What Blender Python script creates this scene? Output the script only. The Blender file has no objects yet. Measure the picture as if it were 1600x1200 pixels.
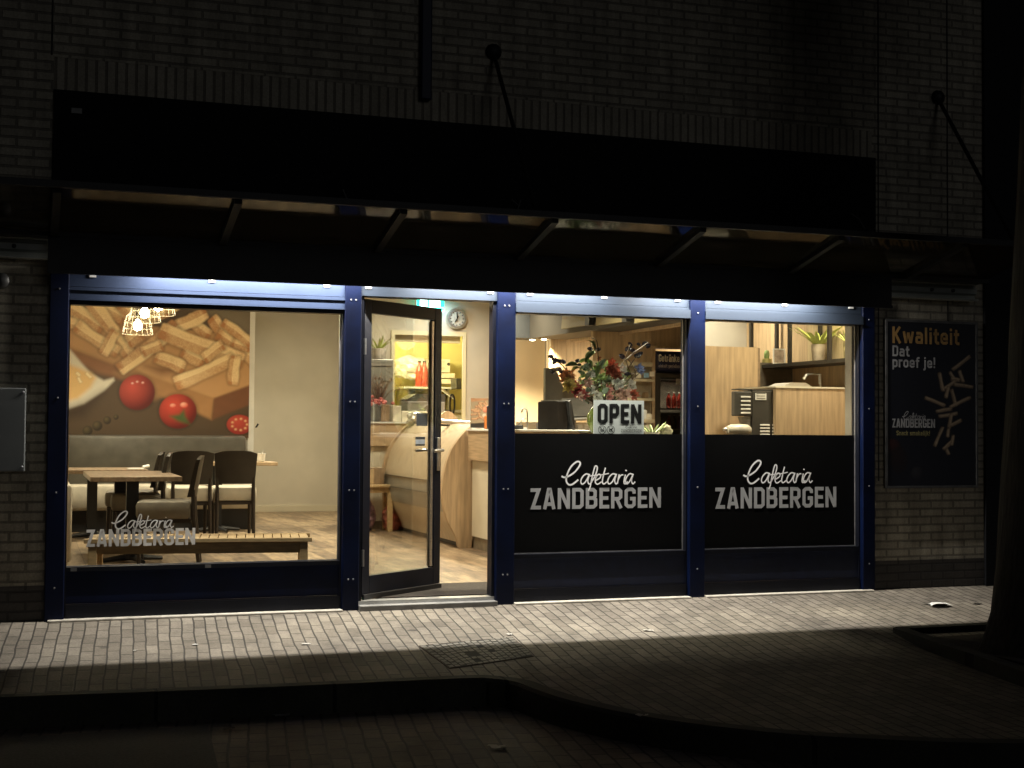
import bpy, math, random
import numpy as np
from mathutils import Vector, Matrix
random.seed(7); rng = np.random.RandomState(5)
S = bpy.context.scene
COL = S.collection
# ------------------------------------------------------------------ camera
D, H, YAW, PITCH, ROLL, F = 9.829971, 1.317597, 0.33747366, 0.03207042, 0.00728062, 2150.0
cy_, sy_ = math.cos(YAW), math.sin(YAW); cp_, sp_ = math.cos(PITCH), math.sin(PITCH)
FW = Vector((sy_*cp_, cy_*cp_, sp_)); R0 = Vector((cy_, -sy_, 0)); U0 = R0.cross(FW)
RT = R0*math.cos(ROLL) + U0*math.sin(ROLL); UP = U0*math.cos(ROLL) - R0*math.sin(ROLL)
CAM = Vector((0, -D, H))
cd = bpy.data.cameras.new('camera'); co = bpy.data.objects.new('camera', cd); COL.objects.link(co)
m = Matrix((RT, UP, -FW)).transposed().to_4x4(); m.translation = CAM; co.matrix_world = m
cd.sensor_fit = 'HORIZONTAL'; cd.sensor_width = 36; cd.lens = F/1600*36; cd.clip_end = 300; cd.clip_start = .1
S.camera = co
# ------------------------------------------------------------------ world, moon-dim sun, exposure
w = bpy.data.worlds.new('World'); S.world = w; w.use_nodes = True
nt = w.node_tree; bg = nt.nodes['Background']
sky = nt.nodes.new('ShaderNodeTexSky'); sky.sky_type = 'NISHITA'; sky.sun_disc = False
sky.sun_elevation = math.radians(-3); sky.sun_rotation = math.radians(200)
nt.links.new(sky.outputs[0], bg.inputs[0]); bg.inputs[1].default_value = 0.022
sl = bpy.data.lights.new('sun', 'SUN'); sl.energy = 0.06; sl.angle = math.radians(25); sl.color = (.97, .98, 1)
so = bpy.data.objects.new('sun', sl); COL.objects.link(so); so.rotation_euler = (math.radians(74), 0, math.radians(14))
S.view_settings.view_transform = 'Standard'; S.view_settings.look = 'None'
S.view_settings.exposure = 0; S.view_settings.gamma = 1
try:
    S.cycles.use_denoising = True; S.cycles.max_bounces = 8; S.cycles.transparent_max_bounces = 16
    S.cycles.sample_clamp_indirect = 4; S.cycles.caustics_reflective = False; S.cycles.caustics_refractive = False
    S.cycles.use_adaptive_sampling = True; S.cycles.adaptive_threshold = 0.004
except Exception: pass
# ------------------------------------------------------------------ photo-point helpers (pixel of the 1600x1200 photo -> point on a real plane)
def ray(x, y): return FW + RT*((x-800)/F) - UP*((y-600)/F)
def P(x, y, Y=0.0): d = ray(x, y); return CAM + d*((Y+D)/d.y)
def PX(x, y, X): d = ray(x, y); return CAM + d*(X/d.x)
def PZ(x, y, Z): d = ray(x, y); return CAM + d*((Z-H)/d.z)
def G(x, y):
    d = ray(x, y); t = (-.1*D-H)/(d.z-.1*d.y); return CAM + d*t
# ------------------------------------------------------------------ materials
MATS = {}
def nodes(name):
    mt = bpy.data.materials.new(name); mt.use_nodes = True
    return mt, mt.node_tree, mt.node_tree.nodes['Principled BSDF']
def M(name, col, rough=.5, metal=0., var=.25, scale=12., bump=0., stretch=(1,1,1), spec=.5, detail=5):
    if name in MATS: return MATS[name]
    mt, t, b = nodes(name)
    b.inputs['Roughness'].default_value = rough; b.inputs['Metallic'].default_value = metal
    b.inputs['Specular IOR Level'].default_value = spec
    tc = t.nodes.new('ShaderNodeTexCoord'); mp = t.nodes.new('ShaderNodeMapping'); mp.inputs['Scale'].default_value = stretch
    nz = t.nodes.new('ShaderNodeTexNoise'); nz.inputs['Scale'].default_value = scale; nz.inputs['Detail'].default_value = detail
    t.links.new(tc.outputs['Object'], mp.inputs[0]); t.links.new(mp.outputs[0], nz.inputs['Vector'])
    rp = t.nodes.new('ShaderNodeValToRGB'); e = rp.color_ramp.elements
    e[0].position = .3; e[1].position = .7
    e[0].color = tuple(c*(1-var) for c in col)+(1,); e[1].color = tuple(min(1, c*(1+var)) for c in col)+(1,)
    t.links.new(nz.outputs['Fac'], rp.inputs[0]); t.links.new(rp.outputs[0], b.inputs['Base Color'])
    if bump:
        bp = t.nodes.new('ShaderNodeBump'); bp.inputs['Strength'].default_value = bump; bp.inputs['Distance'].default_value = .01
        t.links.new(nz.outputs['Fac'], bp.inputs['Height']); t.links.new(bp.outputs[0], b.inputs['Normal'])
    MATS[name] = mt; return mt
def brick_mat(name, c1, c2, mortar, bw, bh, gap, axes='xz', rot=0., offset=.5, rough=.85, bump=.6, offs=(0,0), dirt=.35, squash=1., irr=0., streak=None, spots=0.):
    if name in MATS: return MATS[name]
    mt, t, b = nodes(name); b.inputs['Roughness'].default_value = rough
    L = t.links.new
    tc = t.nodes.new('ShaderNodeTexCoord'); sp = t.nodes.new('ShaderNodeSeparateXYZ'); cb = t.nodes.new('ShaderNodeCombineXYZ')
    L(tc.outputs['Object'], sp.inputs[0])
    ix = {'x':0,'y':1,'z':2}
    L(sp.outputs[ix[axes[0]]], cb.inputs[0]); L(sp.outputs[ix[axes[1]]], cb.inputs[1])
    mp = t.nodes.new('ShaderNodeMapping'); mp.inputs['Rotation'].default_value = (0,0,rot); mp.inputs['Location'].default_value = (offs[0], offs[1], 0)
    L(cb.outputs[0], mp.inputs[0])
    vec = mp.outputs[0]
    if irr:
        n0 = t.nodes.new('ShaderNodeTexNoise'); n0.inputs['Scale'].default_value = 2.2; n0.inputs['Detail'].default_value = 3
        L(mp.outputs[0], n0.inputs['Vector'])
        sb = t.nodes.new('ShaderNodeVectorMath'); sb.operation = 'SUBTRACT'; sb.inputs[1].default_value = (.5,.5,.5); L(n0.outputs['Color'], sb.inputs[0])
        sc = t.nodes.new('ShaderNodeVectorMath'); sc.operation = 'SCALE'; sc.inputs['Scale'].default_value = irr; L(sb.outputs[0], sc.inputs[0])
        ad = t.nodes.new('ShaderNodeVectorMath'); ad.operation = 'ADD'; L(mp.outputs[0], ad.inputs[0]); L(sc.outputs[0], ad.inputs[1]); vec = ad.outputs[0]
    br = t.nodes.new('ShaderNodeTexBrick'); br.inputs['Scale'].default_value = 1; br.inputs['Brick Width'].default_value = bw
    br.inputs['Row Height'].default_value = bh; br.inputs['Mortar Size'].default_value = gap; br.inputs['Mortar Smooth'].default_value = .3
    br.inputs['Bias'].default_value = 0; br.offset = offset; br.squash = squash
    br.inputs['Color1'].default_value = c1+(1,); br.inputs['Color2'].default_value = c2+(1,); br.inputs['Mortar'].default_value = mortar+(1,)
    L(vec, br.inputs['Vector'])
    nz = t.nodes.new('ShaderNodeTexNoise'); nz.inputs['Scale'].default_value = 3; nz.inputs['Detail'].default_value = 8; nz.inputs['Roughness'].default_value = .7
    if streak:
        ms = t.nodes.new('ShaderNodeMapping'); ms.inputs['Scale'].default_value = streak; L(tc.outputs['Object'], ms.inputs[0]); L(ms.outputs[0], nz.inputs['Vector'])
    else: L(tc.outputs['Object'], nz.inputs['Vector'])
    nf = t.nodes.new('ShaderNodeTexNoise'); nf.inputs['Scale'].default_value = 70; nf.inputs['Detail'].default_value = 4
    L(tc.outputs['Object'], nf.inputs['Vector'])
    mr = t.nodes.new('ShaderNodeMapRange'); mr.inputs[1].default_value = .3; mr.inputs[2].default_value = .7; mr.inputs[3].default_value = 1-dirt; mr.inputs[4].default_value = 1+dirt*.5
    L(nz.outputs['Fac'], mr.inputs[0])
    mf = t.nodes.new('ShaderNodeMapRange'); mf.inputs[1].default_value = .3; mf.inputs[2].default_value = .7; mf.inputs[3].default_value = .8; mf.inputs[4].default_value = 1.15
    L(nf.outputs['Fac'], mf.inputs[0])
    mm = t.nodes.new('ShaderNodeMath'); mm.operation = 'MULTIPLY'; L(mr.outputs[0], mm.inputs[0]); L(mf.outputs[0], mm.inputs[1])
    if spots:
        vo = t.nodes.new('ShaderNodeTexVoronoi'); vo.inputs['Scale'].default_value = spots; L(tc.outputs['Object'], vo.inputs['Vector'])
        mv = t.nodes.new('ShaderNodeMapRange'); mv.inputs[1].default_value = .06; mv.inputs[2].default_value = .10; mv.inputs[3].default_value = .55; mv.inputs[4].default_value = 1; L(vo.outputs['Distance'], mv.inputs[0])
        m2 = t.nodes.new('ShaderNodeMath'); m2.operation = 'MULTIPLY'; L(mm.outputs[0], m2.inputs[0]); L(mv.outputs[0], m2.inputs[1]); mm = m2
    mx = t.nodes.new('ShaderNodeVectorMath'); mx.operation = 'SCALE'
    L(br.outputs['Color'], mx.inputs[0]); L(mm.outputs[0], mx.inputs['Scale']); L(mx.outputs[0], b.inputs['Base Color'])
    ma = t.nodes.new('ShaderNodeMath'); ma.operation = 'MULTIPLY_ADD'; ma.inputs[1].default_value = -1
    L(br.outputs['Fac'], ma.inputs[0])
    mb = t.nodes.new('ShaderNodeMath'); mb.operation = 'MULTIPLY'; mb.inputs[1].default_value = .35; L(nf.outputs['Fac'], mb.inputs[0]); L(mb.outputs[0], ma.inputs[2])
    bp = t.nodes.new('ShaderNodeBump'); bp.inputs['Strength'].default_value = bump; bp.inputs['Distance'].default_value = .008
    L(ma.outputs[0], bp.inputs['Height']); L(bp.outputs[0], b.inputs['Normal'])
    MATS[name] = mt; return mt
def glass_mat(name, tint=(1,1,1), refl=1.0, rough=.0):
    if name in MATS: return MATS[name]
    mt = bpy.data.materials.new(name); mt.use_nodes = True; t = mt.node_tree; t.nodes.clear()
    o = t.nodes.new('ShaderNodeOutputMaterial'); mx = t.nodes.new('ShaderNodeMixShader'); tr = t.nodes.new('ShaderNodeBsdfTransparent'); gl = t.nodes.new('ShaderNodeBsdfGlossy')
    fr = t.nodes.new('ShaderNodeFresnel'); fr.inputs[0].default_value = 1.45; ml = t.nodes.new('ShaderNodeMath'); ml.operation = 'MULTIPLY'; ml.inputs[1].default_value = refl
    tr.inputs[0].default_value = tint+(1,); gl.inputs['Roughness'].default_value = rough
    t.links.new(fr.outputs[0], ml.inputs[0]); t.links.new(ml.outputs[0], mx.inputs[0]); t.links.new(tr.outputs[0], mx.inputs[1]); t.links.new(gl.outputs[0], mx.inputs[2]); t.links.new(mx.outputs[0], o.inputs[0])
    MATS[name] = mt; return mt
def emit(name, col, st):
    if name in MATS: return MATS[name]
    mt, t, b = nodes(name); b.inputs['Base Color'].default_value = col+(1,); b.inputs['Emission Color'].default_value = col+(1,); b.inputs['Emission Strength'].default_value = st
    MATS[name] = mt; return mt
def print_mat(name, rough=.45):
    if name in MATS: return MATS[name]
    mt, t, b = nodes(name); a = t.nodes.new('ShaderNodeAttribute'); a.attribute_name = 'Col'
    t.links.new(a.outputs['Color'], b.inputs['Base Color']); b.inputs['Roughness'].default_value = rough; MATS[name] = mt; return mt

NAVY = M('navy_paint', (.0011,.0042,.022), .42, 0, .45, 3, spec=.2, detail=9)
NAVYD = M('dark_navy_paint', (.005,.006,.011), .42, 0, .2, 5, spec=.25)
SHUT = M('shutter_aluminium', (.022,.031,.048), .5, 0, .08, 3, stretch=(1,1,8), spec=.3)
BLACK = M('black_film', (.004,.004,.004), .35, 0, .1, 4, spec=.2)
BLACKP = M('black_plastic', (.012,.012,.013), .4, 0, .2, 8)
STEEL = M('brushed_steel', (.55,.54,.52), .28, .9, .12, 6, stretch=(1,1,14))
DSTEEL = M('dark_steel', (.09,.085,.075), .38, .5, .2, 6)
OAK = M('oak_laminate', (.46,.33,.20), .45, 0, .22, 5, .03, (6,6,.5))
OAKH = M('oak_horizontal', (.46,.33,.20), .45, 0, .22, 5, .03, (1,.6,10))
OAKD = M('worn_oak_top', (.24,.17,.11), .35, 0, .3, 5, .03, (6,.6,3))
PINE = M('pine_wood', (.58,.40,.20), .5, 0, .2, 6, .03, (1,8,8))
CREAM = M('cream_panel', (.66,.60,.47), .5, 0, .05, 3)
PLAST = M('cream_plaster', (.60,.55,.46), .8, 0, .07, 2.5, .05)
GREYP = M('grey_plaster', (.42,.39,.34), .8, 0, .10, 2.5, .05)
CEIL = M('ceiling_white', (.7,.68,.62), .9, 0, .05, 2)
LEATH = M('dark_leather', (.075,.068,.055), .38, 0, .2, 7, .08)
CHLEA = M('chair_leather', (.022,.018,.015), .35, 0, .3, 9, .1)
SEATM = M('cream_upholstery', (.52,.47,.38), .6, 0, .12, 9, .1)
TAUPE = M('taupe_upholstery', (.17,.15,.12), .55, 0, .15, 9, .1)
DWOOD = M('dark_wood', (.020,.013,.009), .4, 0, .3, 9, 0, (8,8,1))
WHITE = M('white_paint', (.75,.74,.70), .5, 0, .05, 6)
LETTER = M('grey_lettering', (.43,.44,.45), .6, 0, .06, 6)
SCRIPTM = M('white_lettering', (.92,.92,.92), .6, 0, .05, 6)
PIPE = M('dark_canopy_steel', (.009,.009,.0085), .55, .1, .25, 6)
GLASS = glass_mat('window_glass', (.97,.98,.97), .45)
CGLASS = glass_mat('canopy_glass', (.40,.37,.30), 1.1, .06)
_t = CGLASS.node_tree; _o = _t.nodes['Material Output']; _src = _o.inputs[0].links[0].from_socket; _m = _t.nodes.new('ShaderNodeMixShader'); _d = _t.nodes.new('ShaderNodeBsdfDiffuse')
_n = _t.nodes.new('ShaderNodeTexNoise'); _n.inputs['Scale'].default_value = 5; _n.inputs['Detail'].default_value = 6; _r = _t.nodes.new('ShaderNodeMapRange'); _r.inputs[1].default_value = .3; _r.inputs[2].default_value = .7; _r.inputs[3].default_value = .12; _r.inputs[4].default_value = .55
_d.inputs[0].default_value = (.045,.040,.030,1); _t.links.new(_n.outputs[0], _r.inputs[0]); _t.links.new(_r.outputs[0], _m.inputs[0]); _t.links.new(_src, _m.inputs[1]); _t.links.new(_d.outputs[0], _m.inputs[2]); _t.links.new(_m.outputs[0], _o.inputs[0])
# ------------------------------------------------------------------ mesh helpers
class MB:
    def __init__(s): s.v = []; s.f = []
    def add(s, vs, fs):
        o = len(s.v); s.v += [tuple(v) for v in vs]; s.f += [tuple(i+o for i in f) for f in fs]; return s
    def box(s, x0, x1, y0, y1, z0, z1, M4=None):
        vs = [Vector((x,y,z)) for x in (x0,x1) for y in (y0,y1) for z in (z0,z1)]
        if M4 is not None: vs = [M4 @ v for v in vs]
        return s.add(vs, [(0,1,3,2),(4,6,7,5),(0,4,5,1),(2,3,7,6),(0,2,6,4),(1,5,7,3)])
    def rbox(s, x0, x1, y0, y1, z0, z1, r=.01, M4=None):
        # box with chamfered edges
        r = min(r, (x1-x0)*.49, (y1-y0)*.49, (z1-z0)*.49)
        import bmesh
        bm = bmesh.new(); bmesh.ops.create_cube(bm, size=1)
        for v in bm.verts: v.co = Vector(((x0+x1)/2+v.co.x*(x1-x0), (y0+y1)/2+v.co.y*(y1-y0), (z0+z1)/2+v.co.z*(z1-z0)))
        bmesh.ops.bevel(bm, geom=bm.edges[:], offset=r, segments=2, affect='EDGES', profile=.5)
        bm.verts.index_update(); vs = [v.co.copy() for v in bm.verts]; fs = [[v.index for v in f.verts] for f in bm.faces]; bm.free()
        if M4 is not None: vs = [M4 @ v for v in vs]
        return s.add(vs, fs)
    def tube(s, pts, rad, n=8, cap=True):
        pts = [Vector(p) for p in pts]; k = len(pts)
        rads = rad if isinstance(rad, (list, tuple)) else [rad]*k
        vs = []; prev = None
        for i, p in enumerate(pts):
            d = (pts[min(i+1,k-1)]-pts[max(i-1,0)])
            if d.length < 1e-9: d = Vector((0,0,1))
            d.normalize()
            if prev is None:
                a = Vector((0,0,1)) if abs(d.z) < .9 else Vector((1,0,0)); u = d.cross(a).normalized()
            else:
                u = prev - d*prev.dot(d); u.normalize()
            prev = u; v = d.cross(u)
            for j in range(n):
                a = 2*math.pi*j/n; vs.append(p+(u*math.cos(a)+v*math.sin(a))*rads[i])
        fs = [(i*n+j, i*n+(j+1)%n, (i+1)*n+(j+1)%n, (i+1)*n+j) for i in range(k-1) for j in range(n)]
        if cap: fs += [tuple(range(n-1,-1,-1)), tuple((k-1)*n+j for j in range(n))]
        return s.add(vs, fs)
    def lathe(s, prof, c=(0,0,0), n=24, axis='z', cap=True):
        vs = []; k = len(prof)
        for r, z in prof:
            for j in range(n):
                a = 2*math.pi*j/n; x, y = r*math.cos(a), r*math.sin(a)
                p = (x,y,z) if axis == 'z' else ((x,z,y) if axis == 'y' else (z,x,y))
                vs.append((p[0]+c[0], p[1]+c[1], p[2]+c[2]))
        fs = [(i*n+j, i*n+(j+1)%n, (i+1)*n+(j+1)%n, (i+1)*n+j) for i in range(k-1) for j in range(n)]
        if cap and prof[0][0] > 1e-6: fs.append(tuple(range(n-1,-1,-1)))
        if cap and prof[-1][0] > 1e-6: fs.append(tuple((k-1)*n+j for j in range(n)))
        return s.add(vs, fs)
    def prism(s, poly, fn0, fn1):
        n = len(poly); vs = [fn0(*p) for p in poly]+[fn1(*p) for p in poly]
        return s.add(vs, [tuple(range(n-1,-1,-1)), tuple(range(n,2*n))]+[(i,(i+1)%n,n+(i+1)%n,n+i) for i in range(n)])
    def quad(s, a, b, c, d): return s.add([a,b,c,d], [(0,1,2,3)])
    def slab(s, a, b, c, d, th):   # quad a b c d thickened along its normal
        a,b,c,d = map(Vector, (a,b,c,d)); n = (b-a).cross(d-a).normalized()*th
        return s.add([a,b,c,d,a+n,b+n,c+n,d+n], [(0,3,2,1),(4,5,6,7),(0,1,5,4),(1,2,6,5),(2,3,7,6),(3,0,4,7)])
    def build(s, name, mat, parent=None, smooth=False, kind=None):
        me = bpy.data.meshes.new(name); me.from_pydata([tuple(v) for v in s.v], [], s.f)
        import bmesh
        bm = bmesh.new(); bm.from_mesh(me); bmesh.ops.recalc_face_normals(bm, faces=bm.faces[:]); bm.to_mesh(me); bm.free()
        if smooth:
            for p in me.polygons: p.use_smooth = True
            try: me.set_sharp_from_angle(angle=math.radians(40))
            except Exception: pass
        me.materials.append(mat)
        o = bpy.data.objects.new(name, me); COL.objects.link(o)
        if parent is not None: adopt(o, parent)
        if kind: o['kind'] = kind
        return o
WLOC = {}
def adopt(o, parent):
    o.parent = parent
    loc = WLOC.get(parent.name)
    if loc is not None: o.matrix_parent_inverse = Matrix.Translation(-loc)
def thing(name, label, cat, loc=(0,0,0), group=None):
    e = bpy.data.objects.new(name, None); COL.objects.link(e); e.location = loc; e.empty_display_size = .1
    WLOC[e.name] = Vector(loc); e['label'] = label; e['category'] = cat
    if group: e['group'] = group
    return e
def tag(o, label, cat, group=None):
    o['label'] = label; o['category'] = cat
    if group: o['group'] = group
    return o
def struct(o): o['kind'] = 'structure'; return o
def dup(root, loc, rotz=0., label=None):
    r = root.copy(); COL.objects.link(r); r.location = loc; r.rotation_euler = (0,0,rotz)
    if label: r['label'] = label
    for ch in list(root.children):
        c = ch.copy(); COL.objects.link(c); c.parent = r
        for g in ch.children:
            d = g.copy(); COL.objects.link(d); d.parent = c
    return r
def B(name, mat, parent, *boxes, r=0., smooth=False, kind=None):
    mb = MB()
    for b in boxes:
        if r: mb.rbox(*b, r=r)
        else: mb.box(*b)
    return mb.build(name, mat, parent, smooth, kind)
# ------------------------------------------------------------------ lettering: ribbons in a plane
def catmull(pts, n=6):
    out = []; k = len(pts)
    for i in range(k-1):
        p0 = pts[max(i-1,0)]; p1 = pts[i]; p2 = pts[i+1]; p3 = pts[min(i+2,k-1)]
        for j in range(n):
            t = j/n
            out.append(tuple(.5*((2*b)+(c-a)*t+(2*a-5*b+4*c-d)*t*t+(3*b-a-3*c+d)*t**3) for a,b,c,d in zip(p0,p1,p2,p3)))
    out.append(pts[-1]); return out
def ribbon(mb, pts, hw, fn, closed=False, depth=.0):
    k = len(pts); L = []; Rr = []
    for i in range(k):
        p = np.array(pts[i], float)
        a = np.array(pts[(i-1)%k] if (closed or i > 0) else pts[i], float); c = np.array(pts[(i+1)%k] if (closed or i < k-1) else pts[i], float)
        d1 = p-a; d2 = c-p
        l1, l2 = np.linalg.norm(d1), np.linalg.norm(d2)
        if l1 < 1e-9: d1 = d2; l1 = l2
        if l2 < 1e-9: d2 = d1; l2 = l1
        d1 = d1/l1; d2 = d2/l2
        n1 = np.array((-d1[1], d1[0])); n2 = np.array((-d2[1], d2[0])); n = n1+n2; ln = np.linalg.norm(n)
        n = n1 if ln < 1e-6 else n/ln
        sc = min(1/max(n.dot(n1), .3), 2.2)
        L.append(p+n*hw*sc); Rr.append(p-n*hw*sc)
    vs = [fn(*q, depth) for q in L]+[fn(*q, depth) for q in Rr]
    rngk = range(k) if closed else range(k-1)
    mb.add(vs, [(i, (i+1)%k, k+(i+1)%k, k+i) for i in rngk])
T_ = .172; L_ = T_/2
def rr(x0, x1, y0, y1, c=.09): return [(x0,y0+c),(x0,y1-c),(x0+c,y1),(x1-c,y1),(x1,y1-c),(x1,y0+c),(x1-c,y0),(x0+c,y0)]
w_ = .53; R_ = w_-L_; B_ = L_; Tt = 1-L_; c_ = .09
xh = .73; tx = xh-L_; wl = .49; Rl = wl-L_
GL = {
'O': (w_, [(rr(L_,R_,B_,Tt),1)]), 'N': (w_+.03, [([(L_,0),(L_,1)],0),([(R_+.03,0),(R_+.03,1)],0),([(L_,.97),(R_+.03,.03)],0)]),
'E': (.45, [([(L_,0),(L_,1)],0),([(L_,Tt),(.45,Tt)],0),([(L_,.5),(.41,.5)],0),([(L_,B_),(.45,B_)],0)]),
'P': (w_-.02, [([(L_,0),(L_,1)],0),([(L_,Tt),(R_-c_,Tt),(R_-.02,Tt-c_),(R_-.02,.52),(R_-c_,.43),(L_,.43)],0)]),
'Z': (.48, [([(.02,Tt),(.37,Tt),(.12,B_),(.47,B_)],0)]),
'A': (.56, [([(.08,0),(.25,.93),(.31,.93),(.48,0)],0),([(.17,.24),(.39,.24)],0)]),
'D': (w_, [([(L_,0),(L_,1)],0),([(L_,Tt),(R_-c_,Tt),(R_,Tt-c_),(R_,B_+c_),(R_-c_,B_),(L_,B_)],0)]),
'B': (w_, [([(L_,0),(L_,1)],0),([(L_,Tt),(R_-c_-.02,Tt),(R_-.02,Tt-c_),(R_-.02,.6),(R_-c_-.02,.51),(L_,.51)],0),([(L_+.1,.51),(R_-c_,.51),(R_,.43),(R_,B_+c_),(R_-c_,B_),(L_,B_)],0)]),
'R': (w_, [([(L_,0),(L_,1)],0),([(L_,Tt),(R_-c_,Tt),(R_,Tt-c_),(R_,.55),(R_-c_,.46),(L_,.46)],0),([(.26,.46),(R_+.02,0)],0)]),
'G': (w_, [([(R_,.70),(R_,Tt-c_),(R_-c_,Tt),(L_+c_,Tt),(L_,Tt-c_),(L_,B_+c_),(L_+c_,B_),(R_-c_,B_),(R_,B_+c_),(R_,.46),(.27,.46)],0)]),
'K': (.56, [([(L_,0),(L_,1)],0),([(.47,1),(.16,.5)],0),([(.2,.56),(.48,0)],0)]),
'S': (w_, [([(R_+.02,.74),(R_,Tt-.04),(R_-c_,Tt),(L_+c_,Tt),(L_,Tt-c_),(L_,.62),(L_+c_,.53),(R_-c_,.47),(R_,.38),(R_,B_+c_),(R_-c_,B_),(L_+c_,B_),(L_,.26)],0)]),
'a': (wl, [([(.06,tx),(Rl-c_,tx),(Rl,tx-c_),(Rl,0)],0),([(Rl,.41),(L_+.05,.41),(L_,.36),(L_,.14),(L_+.05,B_),(Rl,B_)],0)]),
'e': (wl, [([(Rl,.2),(Rl,B_+.05),(Rl-.06,B_),(L_+c_,B_),(L_,B_+c_),(L_,tx-c_),(L_+c_,tx),(Rl-c_,tx),(Rl,tx-c_),(Rl,.35),(L_,.35)],0)]),
'p': (wl, [([(L_,-.22),(L_,xh)],0),([(L_,tx),(Rl-c_,tx),(Rl,tx-c_),(Rl,B_+c_),(Rl-c_,B_),(L_,B_)],0)]),
'o': (wl, [(rr(L_,Rl,B_,tx),1)]), 'c': (wl-.04, [([(Rl-.02,.48),(Rl-.02,tx-c_),(Rl-c_,tx),(L_+c_,tx),(L_,tx-c_),(L_,B_+c_),(L_+c_,B_),(Rl-c_,B_),(Rl-.02,B_+c_),(Rl-.02,.25)],0)]),
'r': (.36, [([(L_,0),(L_,xh)],0),([(L_,.52),(L_+.09,tx),(.35,tx)],0)]),
'f': (.36, [([(.15,0),(.15,.84),(.22,Tt),(.36,Tt)],0),([(0,.64),(.33,.64)],0)]),
'j': (.24, [([(.13,xh),(.13,-.08),(.07,-.14),(-.03,-.14)],0),([(.13,.84),(.13,1)],0)]),
'i': (.22, [([(.11,0),(.11,xh)],0),([(.11,.84),(.11,1)],0)]), 'l': (.22, [([(.11,0),(.11,1)],0)]),
't': (.36, [([(.15,.93),(.15,.17),(.22,B_),(.36,B_)],0),([(0,.64),(.34,.64)],0)]),
'w': (.72, [([(.08,xh),(.21,.03)],0),([(.21,.03),(.36,.66)],0),([(.36,.66),(.51,.03)],0),([(.51,.03),(.64,xh)],0)]),
'k': (.5, [([(L_,0),(L_,1)],0),([(.42,xh),(.15,.36)],0),([(.2,.42),(.44,0)],0)]),
'n': (wl, [([(L_,0),(L_,xh)],0),([(L_,.52),(L_+.1,tx),(Rl-c_,tx),(Rl,tx-c_),(Rl,0)],0)]),
'm': (.76, [([(L_,0),(L_,xh)],0),([(L_,.52),(L_+.08,tx),(.32,tx),(.38,tx-.07),(.38,0)],0),([(.38,.52),(.46,tx),(.6,tx),(.67,tx-.07),(.67,0)],0)]),
's': (wl, [([(Rl,.53),(Rl-.02,tx-.02),(Rl-c_,tx),(L_+.06,tx),(L_,tx-.06),(L_,.45),(L_+.06,.38),(Rl-.06,.35),(Rl,.28),(Rl,B_+.06),(Rl-.06,B_),(L_+.06,B_),(L_,.2)],0)]),
'g': (wl, [(rr(L_,Rl,B_,tx),1),([(Rl,xh),(Rl,-.1),(Rl-.07,-.16),(.06,-.16)],0)]),
'!': (.22, [([(.11,.3),(.11,1)],0),([(.11,0),(.11,.18)],0)]), ' ': (.24, []),
}
GL['ä'] = (wl, GL['a'][1]+[([(.12,.83),(.12,.98)],0),([(.34,.83),(.34,.98)],0)])
GL['ß'] = (w_-.02, GL['B'][1])
def bold_text(name, text, o, right, up, height, mat, parent, width=None, gap=.07, t=T_, kind_depth=None):
    o, right, up = Vector(o), Vector(right).normalized(), Vector(up).normalized(); nrm = right.cross(up)
    tot = sum(GL[c][0]+gap for c in text)-gap; sx = (width/tot) if width else height
    mb = MB(); x = 0; k = 0
    for ch in text:
        gw, strokes = GL[ch]
        for pts, cl in strokes:
            q = [((x+a)*sx, b*height) for a, b in pts]
            # isotropic-enough ribbons: work in a space where stroke width is even
            fn = lambda a, b, dd: o + right*a + up*b + nrm*dd
            ribbon(mb, q, t/2*min(sx, height)*(1.0 if sx > .8*height else 1.08), fn, cl, .0006+.0004*(k % 4)); k += 1
        x += gw+gap
    return mb.build(name, mat, parent)
SC = [([(268,182),(280,187),(300,181),(325,165),(345,140),(345,127),(331,126),(308,145),(292,175),(288,200),(298,215),(315,214),(340,196)],5.2),
 ([(387,177),(372,174),(357,186),(350,203),(356,214),(370,205),(385,179)],4.2), ([(388,174),(380,200),(386,214),(398,205)],4.2),
 ([(396,206),(412,180),(420,155),(418,143),(410,146),(400,180),(390,225),(382,240)],4.2), ([(390,182),(420,178)],3.4),
 ([(414,200),(432,190),(435,179),(425,176),(414,190),(413,207),(422,215),(440,205)],4.0),
 ([(456,149),(446,185),(443,207),(450,214),(463,205)],4.2), ([(437,178),(471,172)],3.4),
 ([(503,177),(488,174),(473,186),(466,203),(472,214),(486,205),(501,179)],4.2), ([(504,174),(496,200),(502,214),(510,206)],4.2),
 ([(516,176),(508,214)],4.4), ([(510,200),(522,181),(534,178)],4.0), ([(543,177),(537,206),(542,214),(553,205)],4.2), ([(547,158),(545,163)],5),
 ([(577,177),(562,174),(549,186),(543,203),(549,214),(561,205),(575,179)],4.2), ([(578,174),(570,200),(576,214),(586,206)],4.2)]
def script_text(name, o, right, up, width, mat, parent):
    o, right, up = Vector(o), Vector(right).normalized(), Vector(up).normalized(); nrm = right.cross(up); s = width/318
    mb = MB()
    for k, (pts, hw) in enumerate(SC):
        q = [((a-268)*s, (215-b)*s) for a, b in (catmull(pts) if len(pts) > 2 else pts)]
        ribbon(mb, q, hw*s*.68, lambda a, b, dd: o+right*a+up*b+nrm*dd, False, .0006+.0004*(k % 5))
    return mb.build(name, mat, parent)
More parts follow.
